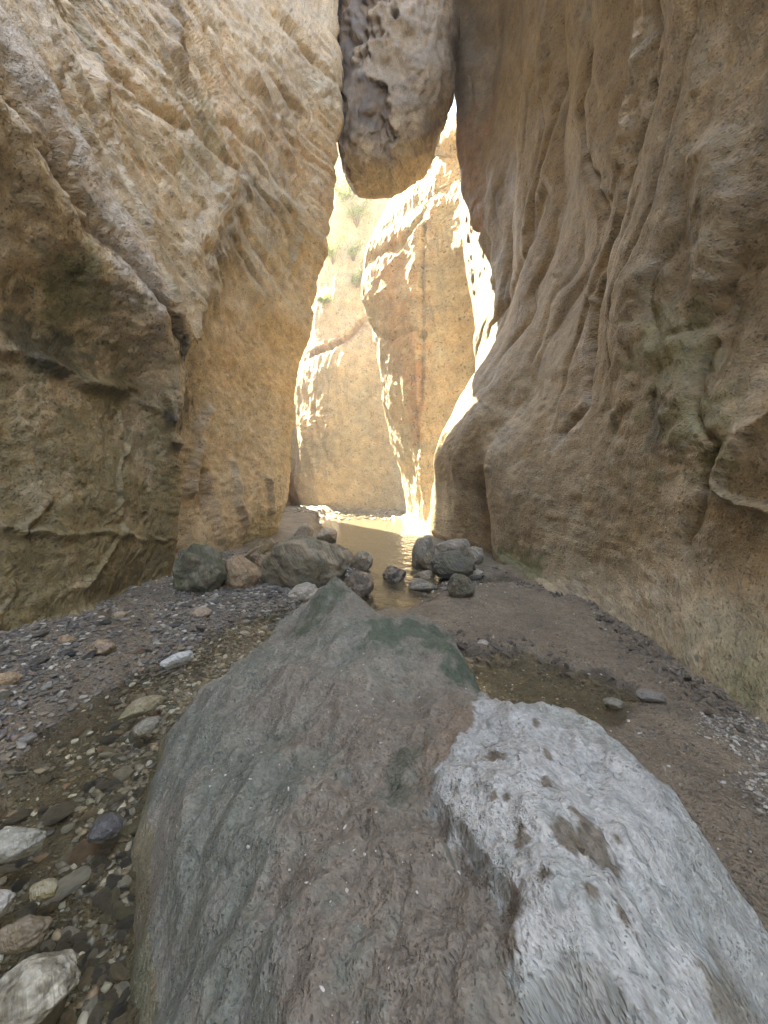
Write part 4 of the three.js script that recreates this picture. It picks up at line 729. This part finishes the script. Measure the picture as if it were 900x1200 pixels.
  rest.forEach((a, k) => {
    const im = new THREE.InstancedMesh(rockGeo(700 + k, 3, { cuts: 9, lump: 0.4, fine: 0.05, base: [0.8, 0.8, 0.8], alt: [1, 1, 1], vary: 0.2 }, V(1, 0.45, 0.7)), M.pebble, a.length), c = new THREE.Color();
    a.forEach((s, i) => { m4.compose(V(s.x, s.y, s.z), qt.setFromEuler(e.set(...s.rot)), V(s.sc[0] * s.a, s.sc[1] * s.a, s.sc[2] * s.a)); im.setMatrixAt(i, m4); const j = 0.8 + 0.4 * r(); im.setColorAt(i, c.setRGB(s.tone[0] * j, s.tone[1] * j, s.tone[2] * j)); });
    add(im, 'gravel', { kind: 'stuff', label: ['fine mixed gravel on the banks and stream bed', 'coarse mixed gravel on the banks and stream bed', 'pale sunlit shingle in the far bend'][k], category: 'gravel' });
  });
  console.log('gravel', list.length, n);
}

// dark clods of wet mud and litter along the foot of the right wall and the edge of the puddle
{
  const r = rng(99), lines = [[[560, 672], [610, 682], [650, 694], [700, 716], [738, 746]], [[738, 746], [770, 776], [815, 808], [880, 850]], [[500, 742], [560, 752], [640, 760], [690, 790]]], n = 1300;
  const im = new THREE.InstancedMesh(rockGeo(811, 3, { cuts: 8, lump: 0.5, fine: 0.12, base: [0.8, 0.8, 0.8], alt: [1, 1, 1] }, V(1, 0.6, 0.8)), M.pebble, n), m4 = new THREE.Matrix4(), qt = new THREE.Quaternion(), c = new THREE.Color();
  for (let i = 0; i < n; i++) {
    const li = i % 3, l = lines[li], t = r() * (l.length - 1), k = Math.floor(t), p = G(lerp(l[k][0], l[k + 1][0], t - k), lerp(l[k][1], l[k + 1][1], t - k), 0.08), w = li === 2 ? 0.32 : 0.20;
    const x = p.x + (r() + r() - 1) * w, z = p.z + (r() + r() - 1) * w, a = 0.004 + 0.028 * Math.pow(r(), 5), v = 0.05 + 0.10 * r();
    im.setMatrixAt(i, m4.compose(V(x, groundH(x, z) + 0.1 * a, z), qt.setFromEuler(new THREE.Euler(r(), r() * 6, r())), V(a * (1 + r()), a, a))); im.setColorAt(i, c.setRGB(v, v * 0.88, v * 0.74));
  }
  add(im, 'mud_clods', { kind: 'stuff', label: 'dark wet mud clods and litter below the right wall and round the puddle', category: 'mud' });
}

// ------------------------------------------------------------------ shrubs on the far slab, a branch, moss
{
  const leaf = new THREE.MeshPhysicalMaterial({ color: new THREE.Color().setRGB(0.20, 0.28, 0.05), roughness: 0.9, transmission: 0.4, thickness: 0, side: THREE.DoubleSide });
  const bark = new THREE.MeshStandardMaterial({ color: new THREE.Color().setRGB(0.16, 0.12, 0.08), roughness: 0.9 });
  const one = new THREE.BufferGeometry(); one.setAttribute('position', new THREE.Float32BufferAttribute([0, 0, 0, 0.34, 0.5, 0.05, 0, 1, 0, -0.34, 0.5, 0.05], 3)); one.setIndex([0, 1, 2, 0, 2, 3]); one.computeVertexNormals();
  [[420, 252, 1.2, 'leafy yellow-green shrub growing under the chockstone on the far slab'], [412, 285, 0.9, 'small leafy shrub on the far slab just below the largest shrub'], [386, 293, 1.0, 'leafy shrub on the far slab beside the leaning left wall'], [416, 318, 0.9, 'lowest leafy shrub on the far slab beside the buttress edge'], [400, 225, 1.3, 'tallest leafy shrub at the top of the far slab'], [374, 345, 0.7, 'sparse shrub hanging from the far slab above the red crack']].forEach(([px, py, size, label], si) => {
    const r = rng(60 + si), p = meets(slab.base, px, py + 12), g = new THREE.Group(); g.position.set(p[0], p[1] - 0.05, p[2] + 0.15); add(g, 'shrub', { label, category: 'shrub', group: 'shrubs on the far slab' });
    const stems = [], leaves = [];
    for (let b = 0; b < 13; b++) {
      const reach = 0.45 + 1.1 * r() * r(), end = V((r() - 0.5) * 2.4 * size * reach, (0.2 + 1.2 * r()) * size * reach, (0.1 + 0.7 * r()) * size * reach), mid = end.clone().multiplyScalar(0.5).add(V((r() - 0.5) * 0.3, 0.1, 0.1));
      const curve = new THREE.CatmullRomCurve3([V(0, -0.3, -0.3), mid, end]); stems.push(new THREE.TubeGeometry(curve, 6, 0.018 * size, 5));
      for (let k = 0; k < 80; k++) {
        const q = curve.getPoint(0.35 + 0.65 * r()).add(V(r() - 0.5, r() - 0.5, r() - 0.5).multiplyScalar(0.45 * size * reach)), m = new THREE.Matrix4().compose(q, new THREE.Quaternion().setFromEuler(new THREE.Euler(r() * 6, r() * 6, r() * 6)), V(1, 1, 1).multiplyScalar(0.07 + 0.09 * r()));
        leaves.push(one.clone().applyMatrix4(m));
      }
    }
    add(new THREE.Mesh(mergeGeometries(stems), bark), 'stem', {}, g); add(new THREE.Mesh(mergeGeometries(leaves), leaf), 'foliage', {}, g);
  });
  const c = new THREE.CatmullRomCurve3([[283, 655, 7.0], [296, 645, 7.1], [306, 640, 7.2], [318, 637, 7.35], [330, 634, 7.6]].map((q) => P(...q)));
  add(new THREE.Mesh(new THREE.TubeGeometry(c, 24, 0.025, 7), new THREE.MeshStandardMaterial({ color: new THREE.Color().setRGB(0.34, 0.27, 0.19), roughness: 0.8, bumpMap: rep(rockBump, 2), bumpScale: 0.02 })), 'branch', { label: 'thin bare driftwood branch lying over the rocks at the left wall', category: 'branch' });
}

scene.fog = new THREE.FogExp2(new THREE.Color(0.95, 0.95, 0.93), 0.0045);
renderer.render(scene, camera);
